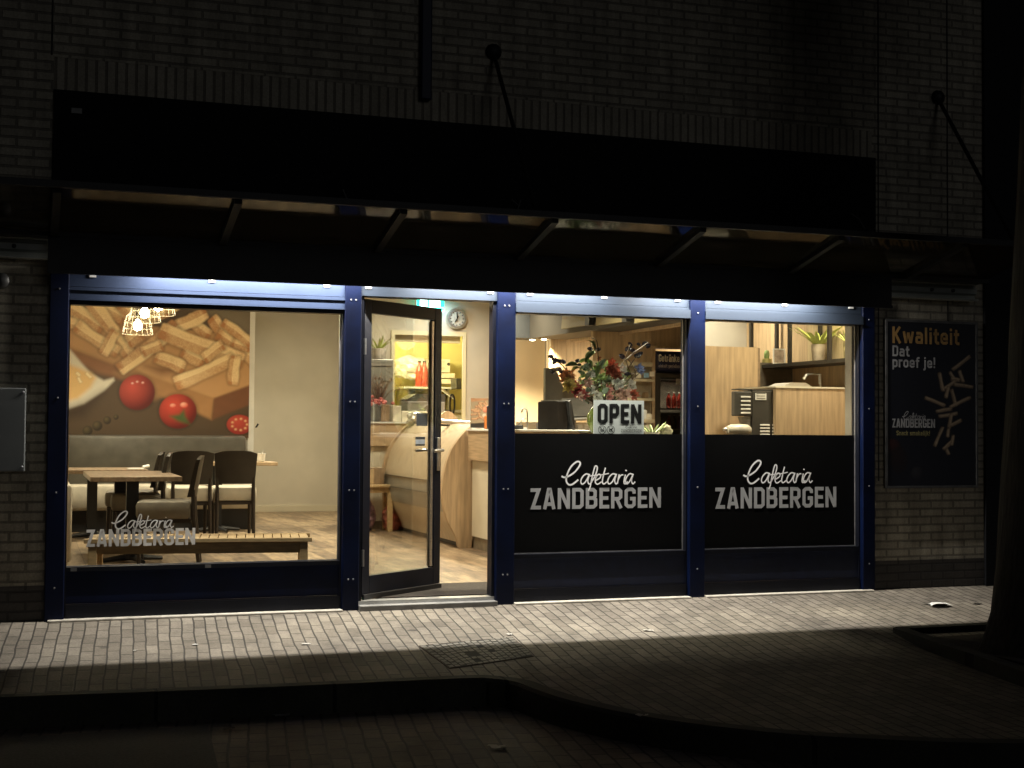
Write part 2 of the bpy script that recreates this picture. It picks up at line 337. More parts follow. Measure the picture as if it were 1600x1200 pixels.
# ------------------------------------------------------------------ printed pictures (real flat prints: colour per vertex)
def sm(e0, e1, x): t = np.clip((x-e0)/(e1-e0), 0, 1); return t*t*(3-2*t)
def lin(c): return np.array([(v/255.)**2.2 for v in c])
class Pic:
    fade = .14
    def __init__(s, x0, x1, y0, y1, nx, ny, base):
        s.x, s.y = np.meshgrid(np.linspace(x0,x1,nx), np.linspace(max(y0,y1),min(y0,y1),ny)); s.nx, s.ny = nx, ny
        s.c = np.zeros((ny,nx,3))+lin(base); s.px = abs(x1-x0)/nx
        r = np.random.RandomState(3); s.g = r.rand(ny,nx); s.g = (s.g+np.roll(s.g,1,0)+np.roll(s.g,1,1))/3; s.n = np.zeros((ny,nx))
        for k, a in ((6,.5),(14,.3),(40,.2)):
            g = r.rand(k+2,k+2); yy = np.linspace(0,k,ny); xx = np.linspace(0,k,nx); yi = yy.astype(int); xi = xx.astype(int); fy = (yy-yi)[:,None]; fx = (xx-xi)[None,:]
            s.n += a*((g[yi][:,xi]*(1-fx)+g[yi][:,xi+1]*fx)*(1-fy)+(g[yi+1][:,xi]*(1-fx)+g[yi+1][:,xi+1]*fx)*fy)
    def mix(s, a, col): s.c = s.c*(1-a[...,None])+col*a[...,None]
    def poly(s, pts, col, soft=1.5, nz=.25):
        d = np.full(s.x.shape, 1e9); ins = np.zeros(s.x.shape, bool); n = len(pts)
        for i in range(n):
            (ax,ay),(bx,by) = pts[i], pts[(i+1)%n]; ex, ey = bx-ax, by-ay
            t = np.clip(((s.x-ax)*ex+(s.y-ay)*ey)/(ex*ex+ey*ey+1e-9), 0, 1); d = np.minimum(d, np.hypot(s.x-ax-t*ex, s.y-ay-t*ey))
            cond = ((ay > s.y) != (by > s.y)) & (s.x < (bx-ax)*(s.y-ay)/(by-ay+1e-12)+ax); ins ^= cond
        d = np.where(ins, -d, d); w = s.px*soft
        s.mix(1-sm(-w, w, d), lin(col)*(1-nz+2*nz*s.n[...,None]))
    def caps(s, ax, ay, bx, by, r, c0, c1, soft=1.5):
        ex, ey = bx-ax, by-ay; L = math.hypot(ex,ey)+1e-9; ux, uy = ex/L, ey/L
        a = (s.x-ax)*ux+(s.y-ay)*uy; b = -(s.x-ax)*uy+(s.y-ay)*ux
        r0_ = r; r = r*(.86+.05*np.sin(a/L*5+ax)+.04*np.sin(a/L*11+ay)); b = b+r0_*.12*np.sin(a/L*3.3+by)
        qx = np.abs(a-L/2)-(L/2); qy = np.abs(b)-r*.72
        d = np.hypot(np.maximum(qx,0), np.maximum(qy,0))+np.minimum(np.maximum(qx,qy),0)-r*.28
        ed = .25*math.sin(ax*3.1+by); sh = .30*sm(-1,.9,b/r)+.62*sm(ed-.08,ed+.10,b/r)-.22*np.exp(-((b/r-ed+.10)/.10)**2)   # lit top to darker lower side
        endk = sm(.75, 1.02, np.abs(a-L/2)/(L/2))*.45
        k = np.clip(sh*.7+endk+(s.n-.5)*.8+(s.g-.5)*.5, 0, 1)
        col = lin(c0)*(1-k[...,None])+lin(c1)*k[...,None]
        w = s.px*soft; sd = 1-sm(0, r*.6, d); s.mix(sd*.35, lin((60,35,15))); s.mix(1-sm(-w,w,d), col)
    def ball(s, cx, cy, rx, ry, c0, c1, soft=1.5):
        d = np.hypot((s.x-cx)/rx, (s.y-cy)/ry); w = s.px*soft/rx
        g = np.clip(np.hypot((s.x-cx+.3*rx)/rx, (s.y-cy+.35*ry)/ry)/1.3, 0, 1)
        s.mix((1-sm(.9,1.25,d))*.5, lin((25,18,12)))
        s.mix(1-sm(1-w, 1+w, d), lin(c0)*(1-g[...,None])+lin(c1)*g[...,None])
    def mesh(s, name, corners, mat, parent, offset=Vector((0,0,0))):
        lum = (s.c*np.array([.3,.6,.1])).sum(-1, keepdims=True); s.c = np.clip(s.c*(1-s.fade)+lum*s.fade*1.05, 0, 1)
        bl, br, tl, tr = [Vector(c) for c in corners]; nx, ny = s.nx, s.ny
        u = np.linspace(0,1,nx)[None,:,None]; v = np.linspace(0,1,ny)[:,None,None]
        A = lambda q: np.array(q)[None,None,:]
        pts = (A(bl)*(1-u)+A(br)*u)*(1-v)+(A(tl)*(1-u)+A(tr)*u)*v+A(offset)
        me = bpy.data.meshes.new(name); idx = np.arange(nx*ny).reshape(ny,nx)
        fs = np.stack([idx[:-1,:-1],idx[:-1,1:],idx[1:,1:],idx[1:,:-1]],-1).reshape(-1,4)
        me.from_pydata(pts.reshape(-1,3).tolist(), [], fs.tolist()); me.materials.append(mat)
        ca = me.color_attributes.new('Col', 'FLOAT_COLOR', 'POINT'); a = np.ones((nx*ny,4)); a[:,:3] = np.clip(s.c,0,1).reshape(-1,3)
        ca.data.foreach_set('color', a.ravel()); o = bpy.data.objects.new(name, me); COL.objects.link(o)
        if parent is not None: adopt(o, parent)
        return o
PRINT = print_mat('printed_picture')
FRY, FRYD = (252,220,160), (190,126,68)
# ================================================================== GROUND
BUMPR = math.radians(4.2)
PAVE = brick_mat('pavement_clinker', (.25,.222,.182), (.165,.143,.115), (.040,.035,.028), .21, .078, .0058, 'yx', -BUMPR, .43, .8, .8, dirt=.45, irr=.034, spots=2.6)
ROADM = brick_mat('road_clinker', (.19,.15,.125), (.13,.105,.088), (.04,.036,.028), .21, .10, .008, 'yx', math.radians(-9), .5, .85, .8, dirt=.45, irr=.04)
KERBM = brick_mat('mossy_kerb', (.045,.043,.031), (.032,.031,.022), (.008,.008,.006), 1.0, 9.0, .012, 'xz', 0, 0, .9, .8, dirt=.5, offs=(.3,4))
ASPH = M('asphalt', (.05,.048,.045), .9, 0, .4, 60, .6)
kerb_pts = [(-14,-1.45),(-3,-1.70),(0,-1.81),(1.25,-1.90),(2.45,-1.96),(2.62,-2.02),(2.72,-2.14),(2.76,-2.4),(2.84,-2.72),(3.05,-3.18),(3.5,-3.7),(4.0,-4.02),(4.6,-4.28),(6,-4.62),(9,-4.9),(16,-5.1)]
def zpave(Y): return .1*Y if Y > -1.8 else -.18-.012*(-1.8-Y)
def kerbY(X):
    for (a,b),(c,d) in zip(kerb_pts, kerb_pts[1:]):
        if a <= X <= c: return b+(d-b)*(X-a)/(c-a)
mb = MB(); xs = sorted(set([k[0] for k in kerb_pts]+[-14+.5*i for i in range(61)]))
rows = 22; vs = []
for X in xs:
    ky = kerbY(X)+.11
    for j in range(rows): Y = .06+(ky-.06)*j/(rows-1); vs.append((X, Y, zpave(Y)))
n = len(xs); mb.add(vs, [(i*rows+j,(i+1)*rows+j,(i+1)*rows+j+1,i*rows+j+1) for i in range(n-1) for j in range(rows-1)])
struct(mb.build('pavement', PAVE, None, True))
mb = MB(); vs = []
fine = catmull(kerb_pts, 5); prof = [(.115,.006),(.02,.006),(.003,-.012),(0,-.2)]
for i, (X, Y) in enumerate(fine):
    a = Vector(fine[max(i-1,0)]); b = Vector(fine[min(i+1,len(fine)-1)]); d = (b-a).normalized(); nn = Vector((-d.y, d.x))
    for off, dz in prof:
        q = Vector((X,Y))+nn*off; vs.append((q.x, q.y, zpave(min(Y+.05,-.5))+dz))
k = len(prof); mb.add(vs, [(i*k+j,(i+1)*k+j,(i+1)*k+j+1,i*k+j+1) for i in range(len(fine)-1) for j in range(k-1)])
struct(mb.build('kerb', KERBM, None, True))
mb = MB(); mb.quad((-60,-60,-.34),(60,-60,-.34),(60,30,-.34),(-60,30,-.34)); struct(mb.build('road', ROADM))
a, b, c = PZ(0,1150,-.336), PZ(325,1133,-.336), PZ(325,1200,-.336)
mb = MB(); mb.quad((-6,a.y-.05,-.336),(b.x,b.y,-.336),(b.x-.18,-4.6,-.336),(-6,-4.6,-.336)); struct(mb.build('asphalt_patch', ASPH))
# ================================================================== BUILDING
WALL = brick_mat('yellow_brick', (.44,.40,.31), (.33,.30,.235), (.21,.19,.15), .222, .0665, .010, 'xz', 0, .5, .8, .9, dirt=.5, streak=(2.2,2.2,.5))
SOLD = brick_mat('soldier_brick', (.42,.38,.30), (.32,.29,.225), (.18,.16,.125), .0665, .30, .010, 'xz', 0, 0, .8, .9, dirt=.3, offs=(0,.06))
PLIN = brick_mat('dark_plinth_brick', (.055,.048,.042), (.04,.035,.032), (.02,.018,.016), .222, .0665, .009, 'xz', 0, .5, .6, .8, dirt=.4)
bd = thing('brick_building', 'two storey yellow brick building with dark blue snack bar shop front', 'building', (3.4,.15,0))
X0, X1 = .12, 6.63
zl = .235
B('wall', WALL, bd, (-7,X0,0,.3,zl,3.60), (X1,7.75,0,.3,zl,3.60), (-7,7.75,0,.3,3.83,7.5), (-7,X0,.001,.3,3.60,3.83), (X1,7.75,.001,.3,3.60,3.83))
B('soldier_course', SOLD, bd, (X0,X1,-.002,.3,3.605,3.828))
B('plinth', PLIN, bd, (-7,X0,-.004,.3,-.2,zl)); B('plinth', PLIN, bd, (X1,7.75,-.004,.3,-.2,zl))
B('recess_block', M('recess_dark', (.004,.0045,.006), .6, spec=.2), bd, (7.75,8.6,-.03,.3,-.3,7.5))  # shade of the recess past the wall end, built as a black block
JT = M('expansion_joint', (.03,.028,.025), .9)
for X in (P(81,80).x, P(1372,200).x, P(1480,250).x): B('expansion_joint', JT, bd, (X-.006,X+.006,-.003,.02,3.84 if X < 6.6 else .9,7.4))
xa, xb = P(655,100).x, P(672,100).x
B('drainpipe', NAVY, bd, (xa,xb,-.06,.0,3.75,7.4), r=.01)
# dark fascia above the shop front
fa = B('fascia', M('black_fascia', (.0022,.0022,.003), .6, 0, .3, 3, spec=.1), bd, (X0+.005,X1+.02,-.03,.1,2.36,3.60))
q = P(120,173,-.03); B('sticker', M('grey_sticker', (.25,.25,.24), .6), fa, (q.x-.035,q.x+.035,-.033,-.029,q.z-.018,q.z+.018))
B('lintel', NAVYD, bd, (X0,X1,.1,.32,2.36,2.6))
# posts
BOLT = M('bolt_steel', (.30,.30,.32), .4, .6)
def post(x0, x1, bolts, y0=-.045):
    o = B('post', NAVY, bd, (x0,x1,y0,.12,-.02,2.40), r=.006)
    xc = (x0+x1)/2
    for z in (.22,.86,1.50,2.24):
        for dx in bolts: MB().lathe([(.0,-.005),(.006,-.0035),(.007,0)], (xc+dx,y0-.001,z), 8, 'y').build('bolt', BOLT, o, True)
    return o
px = [(.119,.245),(2.15,2.272),(3.318,3.462),(4.925,5.06),(6.515,6.631)]
for i, (a, b) in enumerate(px): post(a, b, (-.018,.018) if i in (1,2) else (0,))
# shutter boxes above each bay
for i, (a, b) in enumerate([(.245,2.15),(2.272,3.318),(3.462,4.925),(5.06,6.515)]):
    if i == 0:
        o = B('shutter_box', SHUT, bd, (a,b,-.02,.14,2.262,2.42), (a,b,-.035,.14,2.235,2.258), (a,b,-.024,.12,2.18,2.235), (a,b,-.036,.14,2.168,2.18))
        o.data.materials[0] = M('blue_shutter_paint', (.022,.034,.07), .45, 0, .1, 3, spec=.35)
    elif i == 1: o = B('shutter_box', SHUT, bd, (a,b,-.02,.14,2.276,2.42))
    else: o = B('shutter_box', SHUT, bd, (a,b,-.02,.14,2.285,2.42), (a,b,-.03,.12,2.264,2.282), (a,b,-.05,.12,2.205,2.262), (a,b,-.055,.1,2.196,2.206))
    for f_ in ((.08,.5,.93) if i != 1 else (.05,.95)):
        X = a+(b-a)*f_; B('clip', M('white_clip', (.75,.75,.75), .4), o, (X-.022,X+.022,-.028,-.018,2.328,2.348))
# windows
def window(x0, x1, ztop, zbot, film, label):
    o = B('window', NAVYD, bd, (x0,x0+.012,-.0,.1,.02,ztop+.05), (x1-.012,x1,-.0,.1,.02,ztop+.05), (x0+.012,x1-.012,.0,.1,ztop,2.20), (x0+.012,x1-.012,0,.1,zbot-.03,zbot), (x0+.012,x1-.012,-.012,.1,.01,.095), (x0+.012,x1-.012,-.006,-.001,.095,.103))
    o['label'] = label
    B('bottom_panel', NAVY if not film else M('dark_blue_panel', (.008,.012,.032), .35), o, (x0+.012,x1-.012,.012,.09,.103,zbot-.03))
    B('glass_pane', GLASS, o, (x0+.012,x1-.012,.055,.063,zbot,ztop))
    B('glazing_bead', M('aluminium_bead', (.35,.35,.36), .35, .7), o, (x0+.012,x1-.012,.045,.054,zbot,zbot+.006), (x1-.02,x1-.012,.045,.054,zbot+.006,ztop))
    return o
def logo(o, xl, xr, zbase, hh, y, sx0, sx1, szb, dim=False):
    la = LETTER if not dim else M('pale_lettering', (.72,.70,.66), .6); lb = SCRIPTM if not dim else M('pale_script', (.85,.83,.78), .6)
    bold_text('lettering', 'ZANDBERGEN', (xl,y,zbase), (1,0,0), (0,0,1), hh, la, o, xr-xl)
    script_text('script_lettering', (sx0,y-.004,szb), (1,0,0), (0,0,1), sx1-sx0, lb, o)
YG = .0525
w1 = window(.245,2.15,2.14,.352,False,'clear window with pale lettering at its lower left')
p, q, s0, s1 = P(134,856,YG), P(305,852,YG), P(174,826,YG), P(271,826,YG); logo(w1, p.x, q.x, p.z+.006, P(134,829,YG).z-p.z, YG, s0.x, s1.x, s0.z, True)
w2 = window(3.462,4.925,2.19,.362,True,'window with black film and an opening hours free logo')
w2['label'] = 'window with black lower film, beside the door'
p, q, s0, s1 = P(828,796,YG), P(1033,795,YG), P(877,757,YG), P(992,757,YG); logo(w2, p.x, q.x, p.z, P(828,763,YG).z-p.z, YG, s0.x, s1.x, s0.z)
w3 = window(5.06,6.515,2.19,.362,True,'window with black lower film, by the right jamb')
p, q, s0, s1 = P(1117,795,YG), P(1307,792,YG), P(1161,755,YG), P(1269,755,YG); logo(w3, p.x, q.x, p.z, P(1117,762,YG).z-p.z, YG, s0.x, s1.x, s0.z)
for o, a, b in ((w2,3.474,4.905),(w3,5.072,6.495)): B('black_film', BLACK, o, (a,b,.0545,.0548,.369,1.279))
B('film_backing', BLACK, w2, (3.474,4.905,.064,.067,.362,1.279)); B('film_backing', BLACK, w3, (5.072,6.495,.064,.067,.362,1.279))
for X in (P(115,893).x, P(325,886).x): B('vent_clip', M('grey_clip', (.12,.12,.12), .5), w1, (X-.02,X+.02,-.004,.0,.325,.347))
# door frame, door leaf open inwards
B('door_frame', NAVYD, bd, (2.272,2.30,.0,.1,.03,2.275), (3.296,3.318,.0,.1,.03,2.275))
HX, HY, ANG = 2.302, .075, math.radians(37)
Mr = Matrix.Translation((HX,HY,0)) @ Matrix.Rotation(ANG,4,'Z')
W_ = .955; zb0, zt0 = .075, 2.262
mb = MB(); mb.rbox(0,.085,-.025,.03,zb0,zt0,.004,Mr).rbox(W_-.09,W_,-.025,.03,zb0,zt0,.004,Mr).rbox(.085,W_-.09,-.0245,.0295,zt0-.10,zt0,.004,Mr).rbox(.085,W_-.09,-.0245,.0295,zb0,zb0+.15,.004,Mr)
door = mb.build('door', NAVYD, bd); door['label'] = 'glazed door standing open inwards'
MB().box(.085,W_-.09,-.004,.004,zb0+.15,zt0-.10,Mr).build('glass_pane', glass_mat('door_glass', (.97,.98,.97), .4), door)
MB().box(W_-.118,W_-.091,-.018,-.005,zb0+.16,zt0-.11,Mr).box(W_-.118,W_-.091,.005,.018,zb0+.16,zt0-.11,Mr).build('glazing_bead', STEEL, door)
MB().rbox(0,W_,-.045,-.0255,zb0-.02,zb0+.02,.006,Mr).build('rain_bar', BLACKP, door)
MB().box(0,W_,-.03,.02,zb0-.03,zb0-.021,Mr).build('brush_seal', STEEL, door)
for s_ in (-1, 1):
    y0 = -.026 if s_ < 0 else .031
    MB().rbox(W_-.06,W_-.02,min(y0,y0+s_*.008),max(y0,y0+s_*.008),.98,1.24,.003,Mr).build('handle_plate', STEEL, door)
    pts = [Mr @ Vector((W_-.04,y0,1.14)), Mr @ Vector((W_-.04,y0+s_*.05,1.14)), Mr @ Vector((W_-.055,y0+s_*.06,1.14)), Mr @ Vector((W_-.17,y0+s_*.06,1.135))]
    MB().tube(pts, .012, 10).build('handle', STEEL, door, True)
a = Mr.inverted()
for (x0, x1, z0, z1, mt) in ((.66,.80,1.33,1.43,M('dark_sticker', (.02,.025,.03), .5)),(.65,.77,1.225,1.245,M('dark_sticker', (.02,.02,.03))),(.65,.77,1.19,1.224,M('blue_grey_sticker', (.30,.34,.38), .5)),(.65,.77,1.175,1.189,M('dark_sticker', (.02,.02,.03)))):
    MB().box(x0,x1,-.0065,-.0045,z0,z1,Mr).build('sticker', mt, door)
for z in (.3,1.85): MB().tube([Mr @ Vector((0,-.03,z)), Mr @ Vector((0,-.03,z+.12))], .012, 8).build('hinge', STEEL, door, True)
ALU = M('threshold_aluminium', (.62,.62,.60), .35, .6, .15, 6)
B('threshold', ALU, bd, (2.272,3.318,-.01,.1,.028,.055)); B('door_step', M('grey_stone', (.20,.20,.195), .6, 0, .2, 8, .1), bd, (2.272,3.318,-.09,-.001,-.02,.03), r=.005)
SILL = M('concrete_sill', (.50,.47,.41), .75, 0, .25, 14, .3)
for a, b in ((.14,2.15),(3.462,4.925),(5.06,6.60)): B('sill', SILL, bd, (a,b,-.085,-.013,-.03,.008), r=.006)
# interior shell
fz = .05
ix0, ix1 = -.7, 7.45
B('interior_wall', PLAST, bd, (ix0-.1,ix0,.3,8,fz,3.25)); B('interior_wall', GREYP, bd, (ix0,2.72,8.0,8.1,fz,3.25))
B('interior_wall', PLAST, bd, (2.63,2.72,8.1,10.7,fz,3.25), (2.63,4.667,10.7,10.8,fz,3.25), (4.60,4.667,8.6,10.7,fz,3.25))
B('skirting_board', CREAM, bd, (2.72,4.60,10.68,10.7,fz,fz+.09))
B('corner_bead', WHITE, bd, (2.66,2.735,7.985,8.0,fz,3.25))
kx0, kx1, kz1 = 4.668, 5.74, 2.65
B('interior_wall', M('beige_plaster', (.56,.50,.41), .8, 0, .07, 2.5, .04), bd, (4.30,kx0,8.5,8.6,fz,3.25), (kx1,ix1,8.5,8.6,fz,3.25), (kx0,kx1,8.5,8.6,kz1,3.25))
B('doorway_trim', M('yellow_cream_paint', (.72,.64,.42), .6, 0, .05, 3), bd, (kx0-.0,kx0+.05,8.47,8.5,fz,kz1), (kx1-.05,kx1,8.47,8.5,fz,kz1), (kx0+.05,kx1-.05,8.471,8.499,kz1-.06,kz1), (kx0+.05,kx1-.05,8.60,8.64,kz1-.15,kz1))
KIT = M('kitchen_wall', (.78,.70,.30), .7, 0, .05, 2)
B('kitchen_wall', KIT, bd, (4.3,ix1,11.3,11.4,fz,3.25), (4.668,4.70,8.64,11.3,fz,3.25))
B('interior_wall', OAK, bd, (ix1,ix1+.1,.3,11.4,fz,3.25))
B('ceiling', CEIL, bd, (ix0-.1,ix1+.1,.3,11.4,3.25,3.35))
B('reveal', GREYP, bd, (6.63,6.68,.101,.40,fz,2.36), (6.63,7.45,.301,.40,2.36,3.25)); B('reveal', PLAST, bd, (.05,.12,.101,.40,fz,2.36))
B('inner_facade', PLAST, bd, (ix0,.12,.301,.4,fz,3.25), (.12,6.63,.301,.4,2.60,3.25), (6.68,7.45,.301,.4,fz,2.36))
FLOOR = brick_mat('plank_floor', (.36,.26,.16), (.17,.115,.072), (.07,.05,.033), 1.1, .17, .003, 'yx', 0, .37, .42, .12, dirt=.75, streak=(4.5,.8,1))
mb = MB(); mb.box(ix0,ix1,.1,11.3,-.1,fz); struct(mb.build('floor', FLOOR))
# ================================================================== CANOPY
cn = thing('canopy', 'dark glass canopy sloping towards the wall, hung from thin tie rods over the shop front', 'canopy', (3.4,-.2,2.6))
CX0, CX1 = -3.2, 7.62
def cz(Y): return 2.775 + (Y+1.0)*(2.585-2.775)/.8
ga, gb = .10, 6.66
B('gutter', PIPE, cn, (ga,gb,-.24,-.22,2.322,2.60), (CX0,CX1,-.22,-.04,2.57,2.60), (ga,gb,-.255,-.24,2.322,2.345), (CX0,CX1,-.25,-.24,2.57,2.60))
BEAM = M('lightened_beam_paint', (.34,.36,.33), .3, 0, .2, 5)  # grey paint made paler so the beam ends look lit
for a, b in ((CX0,.118),(6.635,7.62)):
    mb = MB(); pr = [(-.02,2.43),(-.11,2.43),(-.11,2.445),(-.06,2.452),(-.055,2.475),(-.085,2.49),(-.085,2.53),(-.055,2.545),(-.06,2.56),(-.11,2.563),(-.11,2.569),(-.02,2.569)]
    mb.prism(pr, lambda y,z: (a,y,z), lambda y,z: (b,y,z)); mb.build('wall_beam', BEAM, cn)
B('front_rail', PIPE, cn, (CX0,CX1,-1.03,-.99,2.768,2.81))
ribs = [-2.1,-1.0,.14,1.24,2.33,3.41,4.55,5.70,6.8]
RIBM = M('dark_rafter_paint', (.004,.004,.0038), .6, 0, .2, 6, spec=.2)
for X in ribs: MB().prism([(-.99,cz(-.99)-.035),(-.255,cz(-.255)-.035),(-.255,cz(-.255)+.012),(-.99,cz(-.99)+.012)], lambda a,b: (X-.025,a,b), lambda a,b: (X+.025,a,b)).build('rafter', RIBM, cn)
ends = [CX0]+ribs+[CX1]
for a, b in zip(ends, ends[1:]):
    MB().slab((a+.026,-.99,cz(-.99)+.002),(b-.026,-.99,cz(-.99)+.002),(b-.026,-.25,cz(-.25)+.002),(a+.026,-.25,cz(-.25)+.002),.008).build('glass_panel', CGLASS, cn)
for X in (-.75,3.28,7.29):
    MB().tube([(X,0,4.17),(X,-.97,2.80)], .016, 8).build('tie_rod', PIPE, cn, True)
    MB().lathe([(.0,-.05),(.03,-.045),(.06,-.02),(.065,0)], (X,0,4.17), 14, 'y').build('anchor_plate', PIPE, cn, True)
for X, bl in ((P(22,390,-.08).x,0),(P(1455,462,-.08).x,1),(P(1488,463,-.08).x,1)):
    MB().lathe([(0,-.02),(.014,-.016),(.016,0)], (X,-.085,2.51), 8, 'y').build('bolt', BLACKP, cn, True)
# tube lamps hidden behind the gutter lip
for i, (a, b) in enumerate(((.75,2.35),(2.65,4.2),(4.5,6.05))):
    t = thing('tube_lamp', ['tube lamp under the canopy above the clear window','tube lamp under the canopy above the door','tube lamp under the canopy above the black film windows'][i], 'lamp', ((a+b)/2,-.155,2.53), 'tube lamps behind the gutter')
    B('housing', WHITE, t, (a-.05,b+.05,-.18,-.13,2.525,2.568))
    MB().tube([(a,-.155,2.503),(b,-.155,2.503)], .007, 10).build('tube', emit('tube_glow', (1,.96,.88), 60), t, True)
    l = bpy.data.lights.new('tube_light', 'AREA'); l.shape = 'RECTANGLE'; l.size = b-a; l.size_y = .006; l.energy = 92; l.color = (1,.94,.84)
    lo = bpy.data.objects.new('tube_light', l); COL.objects.link(lo); lo.location = ((a+b)/2,-.155,2.490)
# loose wires in front of the fascia
WIRE = M('grey_wire', (.12,.12,.12), .5)
for (pts, lb) in (([(536,296),(540,306),(546,318)],'thin wire end hanging under the dark fascia, leftmost of three'),([(800,312),(812,322),(814,312),(808,330)],'thin wire end hanging under the middle of the dark fascia'),([(1329,333),(1342,342),(1352,358)],'thin wire end hanging at the right end of the fascia')):
    tag(MB().tube([P(x,y,-.06) for x,y in pts], .004, 6).build('loose_wire', WIRE, None, True), lb, 'wire', 'loose wires under the fascia')
# ================================================================== WALL FITTINGS, POSTER
ub = thing('utility_box', 'flat grey metal utility box on the brick wall left of the shop front', 'utility box', (-.2,-.06,1.28))
xr = P(40,670,-.06).x; za, zb = P(20,606,-.06).z, P(20,737,-.06).z
B('body', M('grey_box_paint', (.13,.14,.14), .45, .2, .12, 4), ub, (xr-.52,xr,-.06,0,zb,za), r=.008)
for z in (zb+.03,za-.03): MB().lathe([(0,-.004),(.008,-.003),(.01,0)], (xr-.02,-.061,z), 8, 'y').build('screw', BOLT, ub, True)
q = P(2,438,-.03); tag(MB().lathe([(0,-.06),(.03,-.058),(.05,-.04),(.055,0)], (q.x,0,q.z), 18, 'y').build('wall_fitting', M('dark_fitting', (.03,.03,.03), .5), None, True), 'small round dark fitting on the brick wall above the grey utility box', 'wall fitting')
po = thing('poster', 'dark framed poster of falling fries on the brick wall right of the shop front', 'poster', (7.2,-.03,1.5))
c = [P(1385,760,-.03), P(1527,762,-.03), P(1385,499,-.03), P(1527,506,-.03)]
xL, xR, zB, zT = c[0].x, c[1].x, (c[0].z+c[1].z)/2, (c[2].z+c[3].z)/2
pc = Pic(100,420,735,135,150,260,(20,22,32))
for (x0,y0,x1,y1,r) in ((335,305,398,255,9),(285,320,300,385,9),(325,315,345,350,8),(360,310,372,350,9),(330,340,360,345,10),(305,375,345,350,9),(340,360,408,370,9),(318,370,310,410,9),(330,380,345,440,9),(235,412,305,440,9),(325,445,400,408,9),(275,462,330,452,9),(285,480,350,468,9),(330,470,320,520,9),(325,515,365,492,9),(318,525,316,555,8),(298,520,268,588,8),(300,600,335,570,9),(335,550,330,585,8),(312,600,318,620,8)):
    pc.caps(x0,y0,x1,y1,r*.72,(150,130,104),(92,74,56))
pc.ball(115,590,30,26,(62,30,24),(34,18,18)); pc.ball(205,690,22,26,(44,44,48),(24,24,32)); pc.ball(140,640,30,45,(34,20,20),(24,18,22))
pc.mesh('print', [(xL+.012,-.0315,zB+.012),(xR-.012,-.0315,zB+.012),(xL+.012,-.0315,zT-.012),(xR-.012,-.0315,zT-.012)], PRINT, po)
B('frame', M('grey_frame', (.10,.10,.10), .4, .4), po, (xL-.008,xL+.012,-.035,0,zB-.008,zT+.008), (xR-.012,xR+.008,-.035,0,zB-.008,zT+.008), (xL+.012,xR-.012,-.035,0,zB-.008,zB+.012), (xL+.012,xR-.012,-.035,0,zT-.012,zT+.008), (xL+.012,xR-.012,-.03,0,zB+.012,zT-.012))
def ptext(nm, txt, x0, x1, yb, yt, mt, **k):
    u = lambda x: xL+(x-100)/(418-100)*(xR-xL); v = lambda y: zB+(737-y)/(737-135)*(zT-zB)
    return bold_text(nm, txt, (u(x0),-.0325,v(yb)), (1,0,0), (0,0,1), v(yt)-v(yb), mt, po, u(x1)-u(x0), **k)
PW = M('poster_white', (.34,.34,.35), .6); PO = M('poster_orange', (.36,.21,.07), .6); PY = M('poster_yellow', (.34,.30,.12), .6)
ptext('lettering','Kwaliteit',120,355,218,158,PO); ptext('lettering','Dat',120,180,265,226,PW); ptext('lettering','proef je!',120,270,305,266,PW)
ptext('lettering','ZANDBERGEN',119,268,522,490,PW); ptext('lettering','Snack smakelijk!',134,250,550,533,PY, t=.13)
script_text('script_lettering', (xL+(154-100)/318*(xR-xL),-.0335,zB+(737-492)/602*(zT-zB)), (1,0,0), (0,0,1), (236-154)/318*(xR-xL), PW, po)
# ================================================================== STREET THINGS
mh = thing('manhole_cover', 'square cobble filled manhole cover set in the pavement before the door', 'manhole cover', (2.8,-1.3,-.13))
MHM = brick_mat('manhole_cobbles', (.075,.07,.06), (.03,.028,.026), (.004,.004,.004), .085, .055, .016, 'yx', 0, .5, .4, 1.0, dirt=.7, irr=.015)
q = [G(655,1010), G(800,996), G(833,1026), G(703,1045)]
lift = lambda v, d: Vector((v.x, v.y, zpave(v.y)+d+.004))
MB().slab(lift(q[3],-.004),lift(q[2],-.004),lift(q[1],-.004),lift(q[0],-.004),.004).build('base', M('dark_joint', (.006,.006,.005), .9), mh)
mb = MB(); r0 = random.Random(2); nu, nv = 15, 9
def bil(u, v): return (q[0]*(1-u)+q[1]*u)*(1-v)+(q[3]*(1-u)+q[2]*u)*v
for i in range(nu):
    off = r0.uniform(-.5,.5)
    for j in range(-1, nv+1):
        u0, u1 = (i+.10)/nu, (i+.90)/nu; v0, v1 = (j+.5+off)/nv+.012, (j+1.5+off)/nv-.012
        v0, v1 = max(v0,.01), min(v1,.99)
        if v1-v0 < .03 or (i in (5,6) and j in (4,5)) or r0.random() < .03: continue
        dz = r0.uniform(-.0005,.002); mb.slab(lift(bil(u0,v1),dz-.008),lift(bil(u1,v1),dz-.008),lift(bil(u1,v0),dz-.008),lift(bil(u0,v0),dz-.008),.010)
mb.build('cobble_fill', M('cobble_stone', (.13,.12,.10), .7, 0, .45, 9, .2), mh)
mb = MB()
for a, b in zip(q, q[1:]+q[:1]): mb.tube([lift(a,-.003), lift(b,-.003)], .005, 6)
mb.build('frame', M('rusty_iron', (.06,.04,.03), .7, .2), mh)
